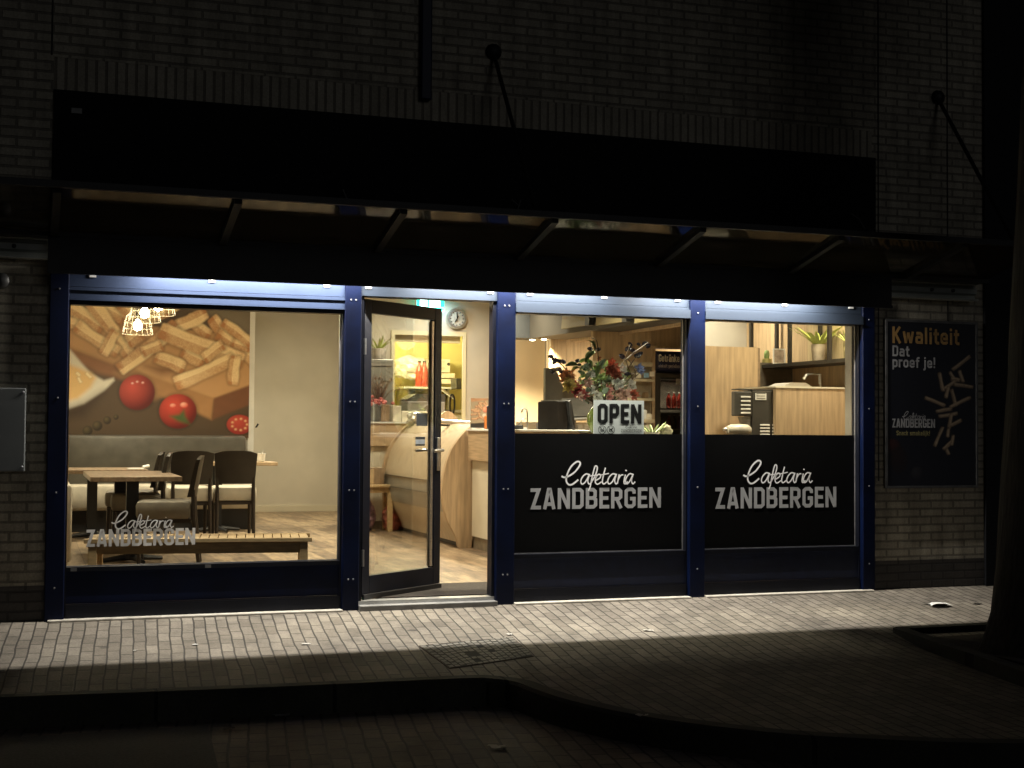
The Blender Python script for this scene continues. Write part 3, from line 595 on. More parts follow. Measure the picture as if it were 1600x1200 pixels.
# a shallow pit so the cover lies flush
TREEM = M('tree_bark', (.022,.02,.016), .95, 0, .6, 9, 1.0, (4,4,.5))
tr = thing('street_tree', 'thick dark street tree trunk rising from a raised pit at the right edge', 'tree', (6.75,-2.3,-.2))
tc_ = Vector((6.48,-2.3))
mb = MB(); N = 20; vs = []; lv = [(-.25,.50),(-.1,.43),(.1,.37),(.4,.335),(1,.315),(2,.29),(3,.275),(4,.255),(5,.23)]
for z, r in lv:
    for j in range(N):
        a = 2*math.pi*j/N; k = 1+.07*math.sin(3*a+z*.8)+.05*math.sin(7*a+z*2.3)+.03*math.sin(11*a-z*3); vs.append((tc_.x+.03*z+r*k*math.cos(a), tc_.y+r*k*math.sin(a), z))
mb.add(vs, [(i*N+j,i*N+(j+1)%N,(i+1)*N+(j+1)%N,(i+1)*N+j) for i in range(len(lv)-1) for j in range(N)]); mb.build('trunk', TREEM, tr, True)
mb = MB()
for k in range(6):
    a = k*1.05; p0 = Vector((tc_.x+.15,tc_.y,4.7)); d = Vector((math.cos(a),math.sin(a),1.3))
    pts = [p0+d*t*1.0+Vector((0,0,.1*t*t)) for t in (0,.5,1.1,1.8,2.6)]; mb.tube(pts, [.15,.11,.08,.05,.015], 8)
    for m_ in range(4):
        b0 = pts[1+m_ % 3]; e = Vector((math.cos(a+m_),math.sin(a+m_*1.7),.8)); mb.tube([b0,b0+e*.5,b0+e*1.1+Vector((0,0,.2))], [.04,.025,.008], 6)
mb.build('limb', TREEM, tr, True)
pit = thing('tree_pit', 'low mossy stone edging around the street tree', 'tree pit', (6.6,-2.3,-.2))
qs = [Vector((5.95,-1.35)),Vector((7.5,-1.35)),Vector((7.5,-3.3)),Vector((5.6,-3.3))]
mb = MB()
for a, b in zip(qs, qs[1:]+qs[:1]):
    d = (b-a).normalized(); nn = Vector((-d.y,d.x))*.05
    mb.prism([(a-nn),(b-nn),(b+nn),(a+nn)], lambda x,y: (x,y,-.25), lambda x,y: (x,y,-.10))
mb.build('edging', KERBM, pit)
mb = MB(); mb.quad((6.0,-3.25,-.15),(7.45,-3.25,-.15),(7.45,-1.4,-.15),(5.98,-1.4,-.15)); mb.build('soil', M('dark_soil', (.035,.028,.02), 1, 0, .5, 30, .8), pit)
pl = P(1592,150,6); tag(MB().tube([(pl.x,6,-.3),(pl.x,6,9)], .045, 10).build('street_pole', M('pale_pole', (.30,.36,.50), .4, .4), None, True), 'thin pale steel pole far behind the tree, at the right edge', 'pole')
def scrap(px_, py_, sz, col, lb, cat='litter', zz=None):
    g = G(px_,py_) if zz is None else PZ(px_,py_,zz)
    z = zpave(g.y) if zz is None else zz
    r = random.Random(int(px_*7+py_)); mb = MB(); n = 5; vs = []
    for i in range(n):
        for j in range(n):
            e = .9 if (i in (0,n-1) or j in (0,n-1)) else .4
            vs.append((g.x+(i/(n-1)-.5)*sz+r.uniform(-.12,.12)*sz, g.y+(j/(n-1)-.5)*sz*.7+r.uniform(-.12,.12)*sz, z+.004+r.random()*e*sz*.13))
    mb.add(vs, [(i*n+j,(i+1)*n+j,(i+1)*n+j+1,i*n+j+1) for i in range(n-1) for j in range(n-1)])
    o = mb.build('paper_scrap' if col[0] > .1 else 'dead_leaf', M('scrap_%d' % int(col[0]*100), col, .8, 0, .1, 20), None, True); tag(o, lb, cat, 'litter on the ground'); return o
scrap(1465,946,.19,(.85,.85,.83),'crumpled white paper lying before the brick wall under the poster')
scrap(1527,944,.07,(.04,.035,.03),'small dark leaf lying left of the tree trunk')
scrap(305,1008,.035,(.7,.7,.68),'tiny white scrap on the lit paving below the clear window')
scrap(478,1007,.05,(.6,.58,.54),'tiny pale scrap on the lit paving right below the left door post')
scrap(212,1017,.03,(.5,.48,.44),'tiny pale speck on the paving near the shadow edge at left')
scrap(795,992,.04,(.6,.58,.54),'pale scrap at the far right corner of the manhole cover')
scrap(1207,942,.03,(.5,.48,.44),'tiny pale speck on the paving below the right window')
scrap(1012,986,.06,(.5,.48,.44),'pale scrap at the shadow edge below the middle window')
scrap(1004,1119,.06,(.5,.48,.44),'pale scrap on the dark curved corner of the pavement', zz=-.195)
scrap(440,1119,.09,(.5,.48,.44),'pale twig like scrap on the road beside the kerb', zz=-.335)
scrap(357,1140,.06,(.04,.035,.03),'dark leaf on the road at the asphalt patch corner', zz=-.335)
scrap(777,1169,.09,(.5,.48,.44),'pale scrap on the dark road at the bottom of the view', zz=-.335)
# ================================================================== DINING SIDE
mu = thing('mural', 'large printed picture of fries and tomatoes on the back wall', 'mural', (1.2,7.98,1.2))
zx0, zx1, zy0, zy1 = 150, 1575, 150, 1135
pc = Pic(zx0,zx1,zy1,zy0,330,240,(86,68,50))
pc.poly([(1000,150),(1600,150),(1600,560),(1400,420),(1200,330)], (120,108,90), 14, .2)
pc.poly([(1250,460),(1600,480),(1600,560),(1300,560)], (84,76,64), 14, .2)
pc.poly([(150,400),(1600,480),(1600,800),(1340,890),(790,725),(430,600),(150,500)], (198,148,92), 3, .12)
pc.poly([(430,590),(800,715),(760,775),(600,740),(430,655)], (150,98,58), 6); pc.poly([(700,735),(830,710),(1000,880),(960,900)], (168,122,74), 6)
pc.poly([(830,715),(1345,885),(1330,1020),(1170,950),(960,860),(800,760)], (172,122,70), 4); pc.poly([(1345,885),(1600,790),(1600,915),(1335,1022)], (118,74,46), 3)
pc.poly([(900,690),(1060,690),(1130,730),(1000,740)], (130,84,46), 10)
for (x0,y0,x1,y1,r) in ((200,300,560,420,50),(330,420,520,440,40),(640,345,740,395,42),(760,330,820,420,44),(440,350,600,440,46),(570,320,770,590,48),(500,470,690,590,42),(1080,300,800,470,46),(1180,400,1290,470,40),(1260,360,1110,430,44),(800,530,860,500,50),(1340,400,1440,520,42),(1400,500,1600,640,42),(1480,530,1560,560,34),(1160,600,1250,650,44),(990,640,1120,690,44),(1050,470,780,680,48),(1060,485,1460,625,58),(1140,775,1420,655,46),(1480,640,1470,770,38),(880,420,1010,360,38),(700,500,640,600,36),(900,600,980,560,36),(1290,620,1380,560,38),(1420,420,1560,520,36)):
    pc.caps(x0-(x1-x0)*.14,y0-(y1-y0)*.14,x1+(x1-x0)*.14,y1+(y1-y0)*.14,r*1.06,FRY,FRYD,2)
for (x0,y0,x1,y1,r) in ((200,440,330,520,46),(180,350,300,420,46)): pc.caps(x0,y0,x1,y1,r,FRY,FRYD,2)
pc.poly([(150,560),(430,600),(500,680),(560,745),(640,785),(700,768),(705,785),(640,850),(520,930),(420,965),(150,1000)], (225,218,200), 3, .06)
pc.poly([(150,700),(430,690),(500,715),(560,740),(590,770),(560,830),(480,900),(400,920),(150,930)], (232,186,112), 5, .08)
for (a,b,c,d) in ((480,770,500,800),(530,740,560,770),(470,740,490,760)): pc.caps(a,b,c,d,10,(250,230,180),(240,205,140))
pc.poly([(150,1000),(420,965),(520,930),(640,860),(520,1000),(150,1080)], (60,44,32), 14)
pc.ball(850,855,112,110,(208,66,50),(96,16,16)); pc.ball(1112,970,120,108,(222,62,36),(104,18,14))
pc.poly([(1060,1000),(1120,990),(1150,960),(1160,1000),(1190,1050),(1140,1040),(1110,1030)], (70,92,44), 4); pc.ball(1150,930,26,18,(250,180,150),(225,70,45)); pc.ball(1080,935,22,14,(248,170,140),(225,65,40))
for (a,b) in ((820,800),(850,790),(885,795)): pc.ball(a,b,9,7,(250,210,200),(225,120,110))
pc.ball(1515,1050,85,62,(206,66,44),(150,34,26)); 
for k in range(9): a = k*.7; pc.ball(1515+50*math.cos(a),1050+36*math.sin(a),10,8,(240,200,140),(220,120,80))
for (a,b,r) in ((665,1030,22),(605,1065,28),(545,1095,28),(720,1010,14)): pc.ball(a,b,r,r,(96,82,54),(40,32,22))
pix = lambda zx, zy: P(zx/4, 400+zy/4, 7.98)
c0, c1 = pix(zx0,600), pix(1560,600); zT, zB = pix(1000,zy0).z, pix(1000,zy1).z
pc.mesh('print', [(c0.x,7.975,zB),(c1.x,7.975,zB),(c0.x,7.975,zT),(c1.x,7.975,zT)], PRINT, mu)
B('backing', WHITE, mu, (c0.x,c1.x,7.977,7.997,zB,zT))
# booths
bo = thing('booth_bench', 'long dark leather booth bench with cream seat below the food mural', 'booth', (1.3,7.5,fz))
zs = P(300,757,7.3).z; zt = P(250,680,7.8).z
mb = MB(); mb.rbox(ix0+.02,2.60,7.68,7.90,zs-.05,zt,.05); mb.build('backrest', LEATH, bo, True)
B('seat', SEATM, bo, (ix0+.02,2.66,7.2,7.72,zs-.30,zs), r=.035, smooth=True); B('plinth', BLACKP, bo, (ix0+.02,2.62,7.26,7.7,fz,zs-.30))
xs0 = P(106,760,2.6)
bo2 = thing('booth_bench', 'cream upholstered bench end at the left edge of the clear window', 'booth', (.1,3.5,fz))
xe = P(112.5,820,2.6).x
B('seat', SEATM, bo2, (xe-.6,xe,2.6,6.6,fz+.08,P(108,757,2.6).z), r=.04, smooth=True); B('backrest', OAK, bo2, (xe-.62,xe-.035,2.68,2.74,P(108,757,2.6).z,P(108,680,2.7).z)); B('plinth', BLACKP, bo2, (xe-.58,xe-.04,2.66,6.5,fz,fz+.08))
# tables
def table(x0, x1, y0, y1, zt, label, cols, mat=OAKD):
    t = thing('dining_table', label, 'table', ((x0+x1)/2,(y0+y1)/2,fz), 'dining tables')
    B('tabletop', mat, t, (x0,x1,y0,y1,zt-.045,zt), r=.006)
    for (cx_, cy2) in cols:
        B('pedestal', BLACKP, t, (cx_-.055,cx_+.055,cy2-.055,cy2+.055,fz+.03,zt-.046))
        mb = MB()
        for k in range(4):
            a = k*math.pi/2+.3; mb.tube([(cx_,cy2,fz+.05),(cx_+.3*math.cos(a),cy2+.3*math.sin(a),fz+.022)], [.035,.018], 8)
        mb.build('foot', BLACKP, t, True)
    return t
zt1 = P(200,745,3.2).z; a, b = P(141,745,3.2), P(285,745,3.2)
table(a.x, b.x, 3.2, 4.9, zt1, 'long wooden table with two black pedestals nearest the clear window', [((a.x+b.x)/2-.02,3.45),((a.x+b.x)/2-.06,4.6)])
a, b = P(60,735,6.0), P(232,735,6.0)
table(a.x, b.x, 6.0, 6.9, P(200,734,6.0).z, 'wooden table in front of the dark booth, behind the nearest table', [((a.x+b.x)/2,6.4)])
nb = P(215,729,6.3); zq = P(200,734,6.0).z
mb = MB(); mb.rbox(nb.x-.12,nb.x+.06,6.1,6.25,zq+.001,zq+.012,.004); mb.tube([(nb.x+.05,6.2,zq+.02),(nb.x+.12,6.22,zq+.035)], .02, 8)
tag(mb.build('napkin', WHITE, None), 'white folded napkin on the table before the booth', 'napkin')
a, b = P(300,720,6.95), P(430,720,6.95)
table(a.x, b.x, 6.75, 7.15, P(420,722,6.75).z, 'small light wooden table behind the two chairs, with a white cup on it', [((a.x+b.x)/2-.2,6.95)], OAK)
cq = P(408,717,6.95); zc = P(420,722,6.75).z
cu = thing('cup', 'small white cup on the light table beside the wall', 'cup', (cq.x,6.95,zc))
MB().lathe([(.03,0),(.045,.01),(.055,.09),(.058,.10),(.05,.095),(.0,.09)], (cq.x,6.95,zc), 18).build('bowl', WHITE, cu, True)
MB().tube([(cq.x,6.95,zc+.09),(cq.x+.04,6.95,zc+.15)], .005, 6).build('spoon', STEEL, cu)
# chairs: facing +Y in local space
def chair0(label, seatmat):
    t = thing('dining_chair', label, 'chair', (0,0,0), 'dark leather dining chairs')
    mb = MB(); n = 6; vs = []
    for side in (0, 1):
        for i in range(n+1):
            u = i/n-.5
            for j in range(5):
                v = j/4; z = .575+.345*v-(.03*(abs(2*u)**4) if j == 4 else 0); y = -.20-.06*v - .03*(1-4*u*u)*1 + (.045 if side else 0)*(1 - .3*v); vs.append((u*(.40+.04*v), y, z))
    k = (n+1)*5
    fs = [(i*5+j,(i+1)*5+j,(i+1)*5+j+1,i*5+j+1) for i in range(n) for j in range(4)]; fs += [(k+a,k+d,k+c,k+b) for a,b,c,d in fs]
    edge = [i*5 for i in range(n+1)]+[n*5+j for j in range(1,5)]+[i*5+4 for i in range(n-1,-1,-1)]+[j for j in range(3,0,-1)]
    fs += [(edge[i],edge[(i+1)%len(edge)],k+edge[(i+1)%len(edge)],k+edge[i]) for i in range(len(edge))]
    mb.add(vs, fs); mb.build('backrest', CHLEA, t, True)
    MB().rbox(-.225,.225,-.19,.26,.39,.545,.04).build('seat', seatmat, t, True)
    for sx in (-1, 1):
        MB().tube([(sx*.19,-.26,.0),(sx*.185,-.21,.40),(sx*.185,-.205,.64)], [.017,.021,.017], 8).build('leg', DWOOD, t, True)
        MB().tube([(sx*.19,.23,.0),(sx*.19,.22,.38)], [.016,.021], 8).build('leg', DWOOD, t, True)
    MB().box(-.19,.19,-.19,.24,.36,.392).build('seat_frame', DWOOD, t)
    return t
c1 = chair0('dark leather chair with cream seat seen from behind, left of the pair by the wall', SEATM)
cA = P(301,720,5.6); cB = P(370,720,5.75)
c1.location = (cA.x,5.9,fz); c1.scale = (1.08,1.08,1.08)
c2 = dup(c1, (cB.x,5.98,fz), math.radians(-3), 'dark leather chair with cream seat seen from behind, right of the pair by the wall')
c3 = chair0('dark leather chair with taupe seat seen edge on at the end of the nearest table', TAUPE)
q = P(302,800,3.15); c3.location = (q.x-.22,3.15,fz); c3.rotation_euler = (0,0,math.radians(82)); c3.scale = (1.08,1.08,1.08)
q = P(254,760,4.5); c4 = dup(c3, (q.x-.22,4.5,fz), math.radians(86), 'dark leather chair seen edge on halfway along the nearest table'); 
q = P(242,760,5.2); c5 = dup(c3, (q.x-.22,5.15,fz), math.radians(84), 'dark leather chair seen edge on at the far end of the nearest table')
# slatted bench behind the clear window
be = thing('slatted_bench', 'light slatted wooden bench standing just inside the clear window', 'bench', (1.2,.6,fz))
cL, cR = Vector((.42,.72)), Vector((2.02,.47)); d = (cR-cL); Lb = d.length; ang = math.atan2(d.y,d.x)
Mb = Matrix.Translation((cL.x,cL.y,0)) @ Matrix.Rotation(ang,4,'Z'); zt = .50
mb = MB(); ns = 24
for i in range(ns): x = .02+i*(Lb-.04)/ns; mb.rbox(x,x+(Lb-.04)/ns-.007,-.19,.19,zt-.022,zt,.003,Mb)
mb.rbox(0,Lb,-.23,-.192,zt-.03,zt+.001,.004,Mb).rbox(0,Lb,.192,.23,zt-.03,zt+.001,.004,Mb); mb.build('seat', PINE, be)
MB().box(.03,Lb-.03,-.2,-.175,zt-.11,zt-.031,Mb).box(.03,Lb-.03,.175,.2,zt-.11,zt-.031,Mb).build('apron', PINE, be)
for x in (.03,Lb-.09):
    for y in (-.215,.155): MB().rbox(x,x+.06,y,y+.06,fz,zt-.031,.004,Mb).build('leg', PINE, be)
# pendant lamps
def pendant(px_, py_, Y, r, label):
    q = P(px_,py_,Y); t = thing('pendant_lamp', label, 'lamp', (q.x,Y,3.25), 'wire basket pendant lamps')
    mb = MB(); zb_ = q.z; hgt = r*1.15
    for k in range(16):
        a = 2*math.pi*k/16; mb.tube([(q.x+r*math.cos(a),Y+r*math.sin(a),zb_),(q.x+r*.78*math.cos(a),Y+r*.78*math.sin(a),zb_+hgt),(q.x+.03*math.cos(a),Y+.03*math.sin(a),zb_+hgt*1.45)], .0022, 4)
    for f_, z in ((1,0),(.93,.33),(.86,.66),(.78,1)):
        mb.tube([(q.x+r*f_*math.cos(2*math.pi*k/24),Y+r*f_*math.sin(2*math.pi*k/24),zb_+hgt*z) for k in range(25)], .0022, 4, False)
    mb.build('wire_shade', M('brass_wire', (.26,.23,.17), .5, .2), t)
    MB().tube([(q.x,Y,zb_+hgt*1.2),(q.x,Y,3.25)], .005, 6).build('cord', BLACKP, t)
    MB().lathe([(.0,-.055),(.035,-.04),(.05,0),(.035,.04),(.015,.07)], (q.x,Y,zb_+r*.55), 14).build('bulb', emit('warm_bulb', (1,.86,.55), 90), t, True)
    MB().tube([(q.x,Y,zb_+r*.55+.07),(q.x,Y,zb_+hgt*1.25)], .02, 8).build('socket', BLACKP, t)
    l = bpy.data.lights.new('pendant_light', 'POINT'); l.energy = 14; l.color = (1,.84,.58); l.shadow_soft_size = .05
    lo = bpy.data.objects.new('pendant_light', l); COL.objects.link(lo); lo.location = (q.x,Y,zb_+r*.55-.07)
pendant(215,522,5.8,.165,'wire basket pendant lamp with glowing bulb, lowest of the three')
pendant(226,503,4.9,.165,'wire basket pendant lamp with glowing bulb, middle of the three')
pendant(247,492,4.0,.165,'wire basket pendant lamp with glowing bulb, highest of the three and cut by the frame')
q = P(400,667,7.98); tag(MB().tube([(q.x,7.985,q.z),(q.x,7.94,q.z),(q.x+.02,7.93,q.z+.04)], .012, 8).build('coat_hook', BLACKP, None, True), 'small dark coat hook at the edge of the mural wall', 'hook')
# ================================================================== COUNTERS AND DOOR VIEW
mat_ = B('door_mat', M('dark_mat', (.04,.033,.028), .95, 0, .3, 50, .5), None, (2.25,3.75,.14,.92,fz,fz+.008)); tag(mat_, 'dark brown entrance mat just inside the open door', 'mat')
nc = thing('front_counter', 'high service counter with oak band and cream front panel, right of the open door', 'counter', (4.7,2.5,fz))
B('worktop', WHITE, nc, (4.36,5.0,.9,4.05,1.285,1.305), r=.004)
B('oak_band', OAKH, nc, (4.38,4.98,.92,4.04,.98,1.284)); B('front_panel', CREAM, nc, (4.43,4.95,.94,4.04,fz+.13,.979)); B('plinth', M('taupe_plinth', (.20,.16,.11), .5), nc, (4.45,4.93,.95,4.04,fz,fz+.129))
dc = thing('display_counter', 'curved oak sided display counter bulging towards the dining room', 'display counter', (4.35,5.3,fz))
pf = [(4.45,1.36),(4.34,1.26),(4.22,1.10),(4.15,.92),(4.115,.72),(4.125,.52),(4.18,.33),(4.27,.17),(4.30,fz)]
pff = catmull(pf, 4)
def side(y0, y1, nm, mt): MB().prism(pff+[(4.44,fz),(4.50,.6),(4.50,1.36)], lambda x,z: (x,y0,z), lambda x,z: (x,y1,z)).build(nm, mt, dc)
side(4.08,4.15,'end_panel',OAK); side(6.70,6.77,'end_panel',OAK)
def skin(z0, z1, nm, mt, off):
    pts = [(x+off,z) for x,z in pff if z0-.03 <= z <= z1+.03]
    mb = MB(); n = len(pts); vs = [(x,4.151,z) for x,z in pts]+[(x,6.699,z) for x,z in pts]+[(x+.02,4.151,z) for x,z in pts]+[(x+.02,6.699,z) for x,z in pts]
    mb.add(vs, [(i,i+1,n+i+1,n+i) for i in range(n-1)]+[(2*n+i,3*n+i,3*n+i+1,2*n+i+1) for i in range(n-1)]); mb.build(nm, mt, dc, True)
skin(.74,1.36,'upper_front',M('pale_oak_curve', (.50,.40,.27), .35, 0, .12, 4, 0, (6,6,.6)),.035)
skin(.42,.74,'steel_front',M('satin_grey_panel', (.30,.28,.23), .35, .2, .1, 4),.03); skin(.12,.42,'lower_front',M('pale_oak_curve'  , (.5,.4,.27)),.04)
B('kick_plate', BLACKP, dc, (4.36,4.44,4.16,6.69,fz,.14)); B('rear_body', OAK, dc, (4.46,5.0,4.16,6.69,fz,1.25))
B('seam', DSTEEL, dc, (4.135,4.142,4.16,6.69,.60,.606), (4.13,4.15,4.16,6.69,.737,.744))
bc = thing('back_counter', 'oak and cream counter at the back, facing the open door', 'counter', (4.2,7.1,fz))
zt = P(600,659,6.9).z
B('worktop', WHITE, bc, (3.72,4.62,6.86,7.5,zt-.02,zt)); B('oak_band', OAKH, bc, (3.74,4.6,6.88,7.48,zt-.30,zt-.021)); B('front_panel', CREAM, bc, (3.77,4.58,6.93,7.46,fz+.1,zt-.301)); B('plinth', M('taupe_plinth', (.2,.16,.11)), bc, (3.78,4.57,6.95,7.46,fz,fz+.099))
st = thing('wooden_stool', 'light wooden stool in front of the back counter', 'stool', (4.0,6.6,fz))
zs = P(600,757,6.5).z
B('seat', PINE, st, (3.70,4.24,6.42,6.76,zs-.035,zs), r=.006); B('apron', PINE, st, (3.74,4.2,6.46,6.72,zs-.10,zs-.036))
for x in (3.72,4.13):
    for y in (6.44,6.67): B('leg', PINE, st, (x,x+.06,y,y+.06,fz,zs-.1), r=.005)
q0, q1 = P(574,728,6.6), P(597,752,6.6)
cb = thing('carton', 'brown carton standing on the wooden stool', 'box', (q0.x,6.6,zs)); B('body', M('brown_card', (.25,.17,.10), .8), cb, (q0.x-.12,q1.x,6.5,6.72,zs+.001,zs+.2)); B('flap', M('light_card', (.5,.36,.2), .8), cb, (q0.x-.12,q0.x+.06,6.488,6.499,zs+.01,zs+.19))
def bag(cx_, cy2, sx, sz, mats, label, seed):
    r = random.Random(seed); mb = MB(); n, k = 14, 8; vs = []
    for i in range(k+1):
        v = i/k
        for j in range(n):
            a = 2*math.pi*j/n; rad = (.5*math.sin(math.pi*min(.98,.15+.8*v))**.6)*sx*(1+r.uniform(-.14,.14)); vs.append((cx_+rad*math.cos(a), cy2+rad*.7*math.sin(a), fz+.012+v*sz*(1+r.uniform(-.05,.05))))
    fs = [(i*n+j,i*n+(j+1)%n,(i+1)*n+(j+1)%n,(i+1)*n+j) for i in range(k) for j in range(n)]+[tuple(range(n-1,-1,-1)), tuple(k*n+j for j in range(n))]
    return tag(mb.add(vs, fs).build('bag', mats, None), label, 'bag', 'red bags under the stool')
RED = M('red_bag_print', (.36,.10,.07), .4, 0, .8, 12)
q = P(616,826,6.62); bag(q.x,6.62,.30,.34,RED,'red printed bag on the floor right of the stool leg',3)
q = P(577,826,6.6); bag(q.x-.02,6.62,.20,.36,M('red_blue_bag', (.22,.12,.14), .4, 0, .9, 9),'red and blue bag under the stool, left of its leg',8)
# back wall: cabinet, plant, flowers, clock, exit sign
q0, q1 = P(570,560,8.2), P(611,657,8.2)
ca = thing('grey_cabinet', 'tall grey cabinet with a potted plant on top, behind the back counter', 'cabinet', ((q0.x+q1.x)/2,8.3,fz))
zct = P(590,561,8.1).z; B('body', M('grey_cabinet_paint', (.20,.19,.16), .35, .2, .1, 3), ca, (4.12,q1.x,8.1,8.46,fz,zct), r=.01); B('light_bar', STEEL, ca, (4.14,q1.x-.02,8.085,8.099,zct-.09,zct-.06))
def leafblade(mb, base, d, length, wd, droop, up0=1.0):
    n = 6; vs = []; d = Vector(d).normalized(); sd = d.cross(Vector((0,0,1))).normalized() if abs(d.z) < .99 else Vector((1,0,0)); p = Vector(base); v = (d+Vector((0,0,up0))).normalized()
    for i in range(n+1):
        t = i/n; ww = wd*(.6+.9*t)*(1-t)**.7 if t < 1 else 0
        nn = sd.cross(v).normalized()*wd*.25*(1-t)
        vs += [p-sd*ww, p+nn*-.8, p+sd*ww]; p = p+v*(length/n); v = (v+Vector((0,0,-droop/n))).normalized()
    mb.add(vs, [(i*3+a,i*3+a+1,i*3+a+4,i*3+a+3) for i in range(n) for a in (0,1)])
ALOE = M('bright_green_leaf', (.50,.58,.16), .45, 0, .25, 8)
def potplant(name, c, zt, r, hgt, label, leaves, L, wd, potm, seed, cat='plant', leafm=None, spread=.75):
    t = thing(name, label, cat, (c[0],c[1],zt)); r0 = random.Random(seed)
    MB().lathe([(r*.72,0),(r*.8,.01),(r,hgt),(r*.93,hgt),(r*.9,hgt-.02),(0,hgt-.02)], (c[0],c[1],zt), 20).build('pot', potm, t, True)
    mb = MB()
    for k in range(leaves):
        a = k*2.4+r0.random()*.5; e = spread*(.15+.85*(k+1)/leaves)
        leafblade(mb, (c[0]+.2*r*math.cos(a),c[1]+.2*r*math.sin(a),zt+hgt-.03), (math.cos(a)*e,math.sin(a)*e,0.01), L*r0.uniform(.75,1.1), wd, r0.uniform(.2,.7), 1.0)
    mb.build('foliage', leafm or ALOE, t, True); return t
q = P(592,561,8.25); potplant('potted_plant', (q.x,8.27), zct, .10, .15, 'spiky green plant in a pale pot on top of the grey cabinet', 16, .30, .022, M('pale_pot', (.45,.40,.34), .6), 4)
q = P(566,535,7.9)
# dried flowers on the back counter
q = P(592,655,7.2); fl = thing('dried_flowers', 'bunch of red and dry brown flowers in a grey pot on the back counter', 'flowers', (q.x,7.2,zt))
MB().lathe([(.07,0),(.11,.05),(.12,.2),(.1,.22),(0,.2)], (q.x,7.2,zt), 16).build('pot', M('grey_pot', (.16,.15,.12), .6), fl, True)
mb = MB(); mc = MB(); r0 = random.Random(5)
for k in range(70):
    a = r0.random()*6.28; e = r0.random(); L = r0.uniform(.2,.42); b0 = Vector((q.x,7.2,zt+.2)); tip = b0+Vector((math.cos(a)*e*.3,math.sin(a)*e*.2,L)); mid = (b0+tip)/2+Vector((0,0,.05)); mb.tube([b0,mid,tip], [.004,.003,.001], 4)
    for _ in range(2): v = tip+Vector((r0.uniform(-.03,.03),r0.uniform(-.03,.03),r0.uniform(-.06,.02))); leafblade(mb, v, (r0.uniform(-1,1),r0.uniform(-1,1),.1), .05, .008, .5)
for k in range(26):
    a = r0.random()*6.28; e = r0.random(); v = Vector((q.x+math.cos(a)*.16*e,7.12+math.sin(a)*.1*e,zt+.2+r0.random()*.12)); mc.lathe([(0,-.022),(.022,-.012),(.027,.006),(.012,.022),(0,.02)], v, 7)
mb.build('stem', M('dry_brown_stem', (.18,.11,.06), .8), fl); mc.build('flower', M('red_pink_flower', (.45,.12,.10), .7, 0, .6, 15), fl, True)
ck = thing('wall_clock', 'round steel wall clock showing seven, beside the kitchen opening', 'clock', (0,8.48,2.8))
q = P(713.5,498,8.46); rc = (P(729.5,498,8.46).x-P(698,498,8.46).x)/2
MB().lathe([(rc*.72,-.012),(rc*.74,-.035),(rc*.95,-.035),(rc,-.02),(rc,.035)], (q.x,8.462,q.z), 36, 'y').build('rim', STEEL, ck, True)
MB().lathe([(0,-.014),(rc*.74,-.014)], (q.x,8.462,q.z), 36, 'y', False).build('dial', M('clock_dial', (.42,.38,.31), .5), ck)
mb = MB()
for k in range(12):
    a = k*math.pi/6; ca_, sa_ = math.sin(a), math.cos(a); mb.tube([(q.x+rc*.56*ca_,8.446,q.z+rc*.56*sa_),(q.x+rc*.68*ca_,8.446,q.z+rc*.68*sa_)], .006, 4)
mb.build('hour_mark', BLACKP, ck)
for a, L in ((0,.56),(math.radians(210),.40)): MB().tube([(q.x-.04*math.sin(a),8.440,q.z-.04*math.cos(a)),(q.x+rc*L*math.sin(a),8.440,q.z+rc*L*math.cos(a))], .007, 5).build('hand', BLACKP, ck)
ex = thing('exit_sign', 'glowing green exit sign high on the back wall left of the clock', 'sign', (0,3.0,2.4))
q0, q1 = P(651,463,8.3), P(694,486,8.3)
ey = 8.3; gr = emit('exit_green', (.03,.75,.55), 2.5)
B('body', gr, ex, (q0.x,q1.x,ey,ey+.05,q1.z,q0.z)); B('bracket', WHITE, ex, ((q0.x+q1.x)/2-.03,(q0.x+q1.x)/2+.03,ey+.01,ey+.04,q0.z,3.25))
B('pictogram_panel', emit('exit_white', (.75,1,.95), 9), ex, (q0.x+.05,q0.x+.15,ey-.006,ey-.001,q1.z+.03,q0.z-.02), (q0.x+.18,q1.x-.06,ey-.006,ey-.001,q1.z+.05,q0.z-.05)); B('edge', WHITE, ex, (q0.x-.012,q0.x-.001,ey-.004,ey+.05,q1.z,q0.z), (q0.x,q1.x,ey-.004,ey+.05,q1.z-.012,q1.z-.001))
l = bpy.data.lights.new('exit_light','AREA'); l.shape='RECTANGLE'; l.size=.4; l.size_y=.16; l.energy=5; l.color=(.55,.8,1); o = bpy.data.objects.new('exit_light',l); COL.objects.link(o); o.location=((q0.x+q1.x)/2+.1,ey-.02,(q0.z+q1.z)/2-.05); o.rotation_euler=(math.radians(35),0,0)
# kitchen
ks = thing('kitchen_shelf', 'kitchen wall shelf carrying bottles, boxes and a white plastic bag', 'shelf', (5.2,10.6,0))
zk = P(650,604,10.5).z; xk0, xk1 = P(630,604,10.5).x, P(712,604,10.5).x
B('board', WHITE, ks, (xk0,xk1,10.45,11.28,zk-.03,zk)); B('bracket', STEEL, ks, (xk0+.1,xk0+.13,10.6,11.28,zk-.35,zk-.031), (xk1-.1,xk1-.07,10.6,11.28,zk-.35,zk-.031))
def bottle(x, y, z, r, h, body, cap, label, group, nm='bottle', cat='bottle'):
    t = thing(nm, label, cat, (x,y,z), group)
    MB().lathe([(r*.9,0),(r,.01),(r,h*.55),(r*.8,h*.68),(r*.35,h*.85),(r*.35,h*.93)], (x,y,z), 14).build('body', body, t, True)
    MB().lathe([(r*.42,h*.93),(r*.42,h),(0,h)], (x,y,z), 12).build('cap', cap, t, True); return t
SAUCE = M('red_sauce', (.55,.06,.03), .3)
